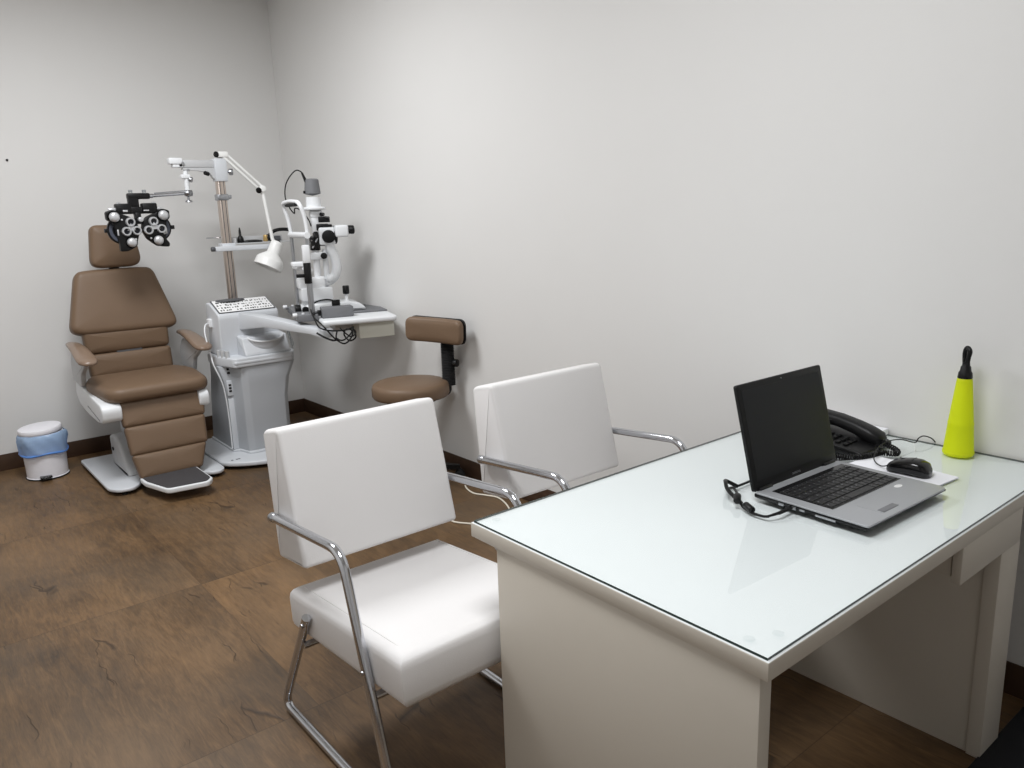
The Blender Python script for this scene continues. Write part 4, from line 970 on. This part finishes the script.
b = BM(); tube(b, smooth_path([(-.322, -4.56, .78), (-.36, -4.60, .7705), (-.40, -4.67, .7695), (-.395, -4.73, .7695), (-.345, -4.768, .7695)]), .0022, 8); cyl(b, (-.348, -4.766, .7706), (-.328, -4.776, .7706), .004, n=10); obj('line_cord', b, 'black', t)
b = BM(); pad(b, [V((-.075, -4.50)), V((-.075, -4.708)), V((-.006, -4.708)), V((-.006, -4.50))], .020, .001, 0, Matrix.Translation((0, 0, HG)))
tag(obj('notepad', b, 'paper'), 'white paper pad against the wall behind the telephone', 'paper')

# ------------------------------------------------------------------ neon bottle
bx, by = -.072, -4.955
t = thing('neon_bottle', 'neon yellow cone-shaped bottle with black hooked cap at the desk wall edge', 'bottle', (bx, by, HG))
b = BM(); lathe(b, [(0, 0), (.040, 0), (.0435, .004), (.044, .012), (.0418, .018), (.0355, .096), (.0362, .101), (.0345, .106), (.0218, .232), (.020, .239), (.017, .242), (.017, .236), (.032, .106), (.039, .02), (.037, .004), (0, .004)], (bx, by, HG), n=44); obj('body', b, 'yellow', t, sharp=50)
b = BM(); lathe(b, [(0, .241), (.0195, .239), (.0205, .242), (.019, .256), (.0155, .262), (.014, .274), (.011, .278), (.010, .288), (0, .290)], (bx, by, HG), n=28); obj('cap', b, 'black', t)
b = BM(); z = HG+.278
hv = V((.56, .83, 0)); tube(b, smooth_path([V((bx, by, z))+hv*u+V((0, 0, h)) for u, h in ((.006, 0), (.010, .03), (.008, .046), (0, .054), (-.010, .049), (-.012, .040), (-.008, .026), (-.004, .004))]), .0066, 12); obj('hook', b, 'black', t)

# ------------------------------------------------------------------ thin dark sheet in place of an unidentified black area by the desk leg
b = BM(); pad(b, rrect(-.72, -6.3, -.03, -5.20, .03), .008, .002, 0, Matrix.Translation((0, 0, .0003)))
mo = obj('floor_surface', b, 'darksheet'); tag(mo, 'dark flat sheet on the floor beside the desk leg by the right wall', 'mat')

# ------------------------------------------------------------------ lights: ceiling luminaires of the room
def area(name, loc, sx, sy, power, col=(.965, .98, 1)):
    l = bpy.data.lights.new(name, 'AREA'); l.shape = 'RECTANGLE'; l.size = sx; l.size_y = sy; l.energy = power; l.color = col
    o = bpy.data.objects.new(name, l); o.location = loc; C.objects.link(o); return o
for (x, y, p) in ((-1.85, -2.05, 60), (-1.85, -4.7, 42)):
    area('ceiling_light', (x, y, ZC-.02), .9, .9, p)
w = bpy.data.worlds.new('World'); bpy.context.scene.world = w; w.use_nodes = True
w.node_tree.nodes['Background'].inputs[0].default_value = (.8, .82, .85, 1); w.node_tree.nodes['Background'].inputs[1].default_value = .05

# ------------------------------------------------------------------ camera
yaw, pitch, roll, f = .6779, .2192, -.0347, 787.45
fw = V((math.sin(yaw)*math.cos(pitch), math.cos(yaw)*math.cos(pitch), -math.sin(pitch)))
rt = V((math.cos(yaw), -math.sin(yaw), 0)); up = rt.cross(fw)
r2 = rt*math.cos(roll)+up*math.sin(roll); u2 = up*math.cos(roll)-rt*math.sin(roll)
cam = bpy.data.cameras.new('Camera'); co = bpy.data.objects.new('Camera', cam); C.objects.link(co)
mw = Matrix((r2, u2, -fw)).transposed().to_4x4(); mw.translation = (-2.5837, -5.8982, 1.5499); co.matrix_world = mw
cam.sensor_width = 36; cam.lens = f*36/1024; cam.clip_start = .05
bpy.context.scene.camera = co
vs = bpy.context.scene.view_settings
vs.view_transform = 'Standard'; vs.look = 'None'; vs.exposure = .24; vs.gamma = 1; vs.use_curve_mapping = False
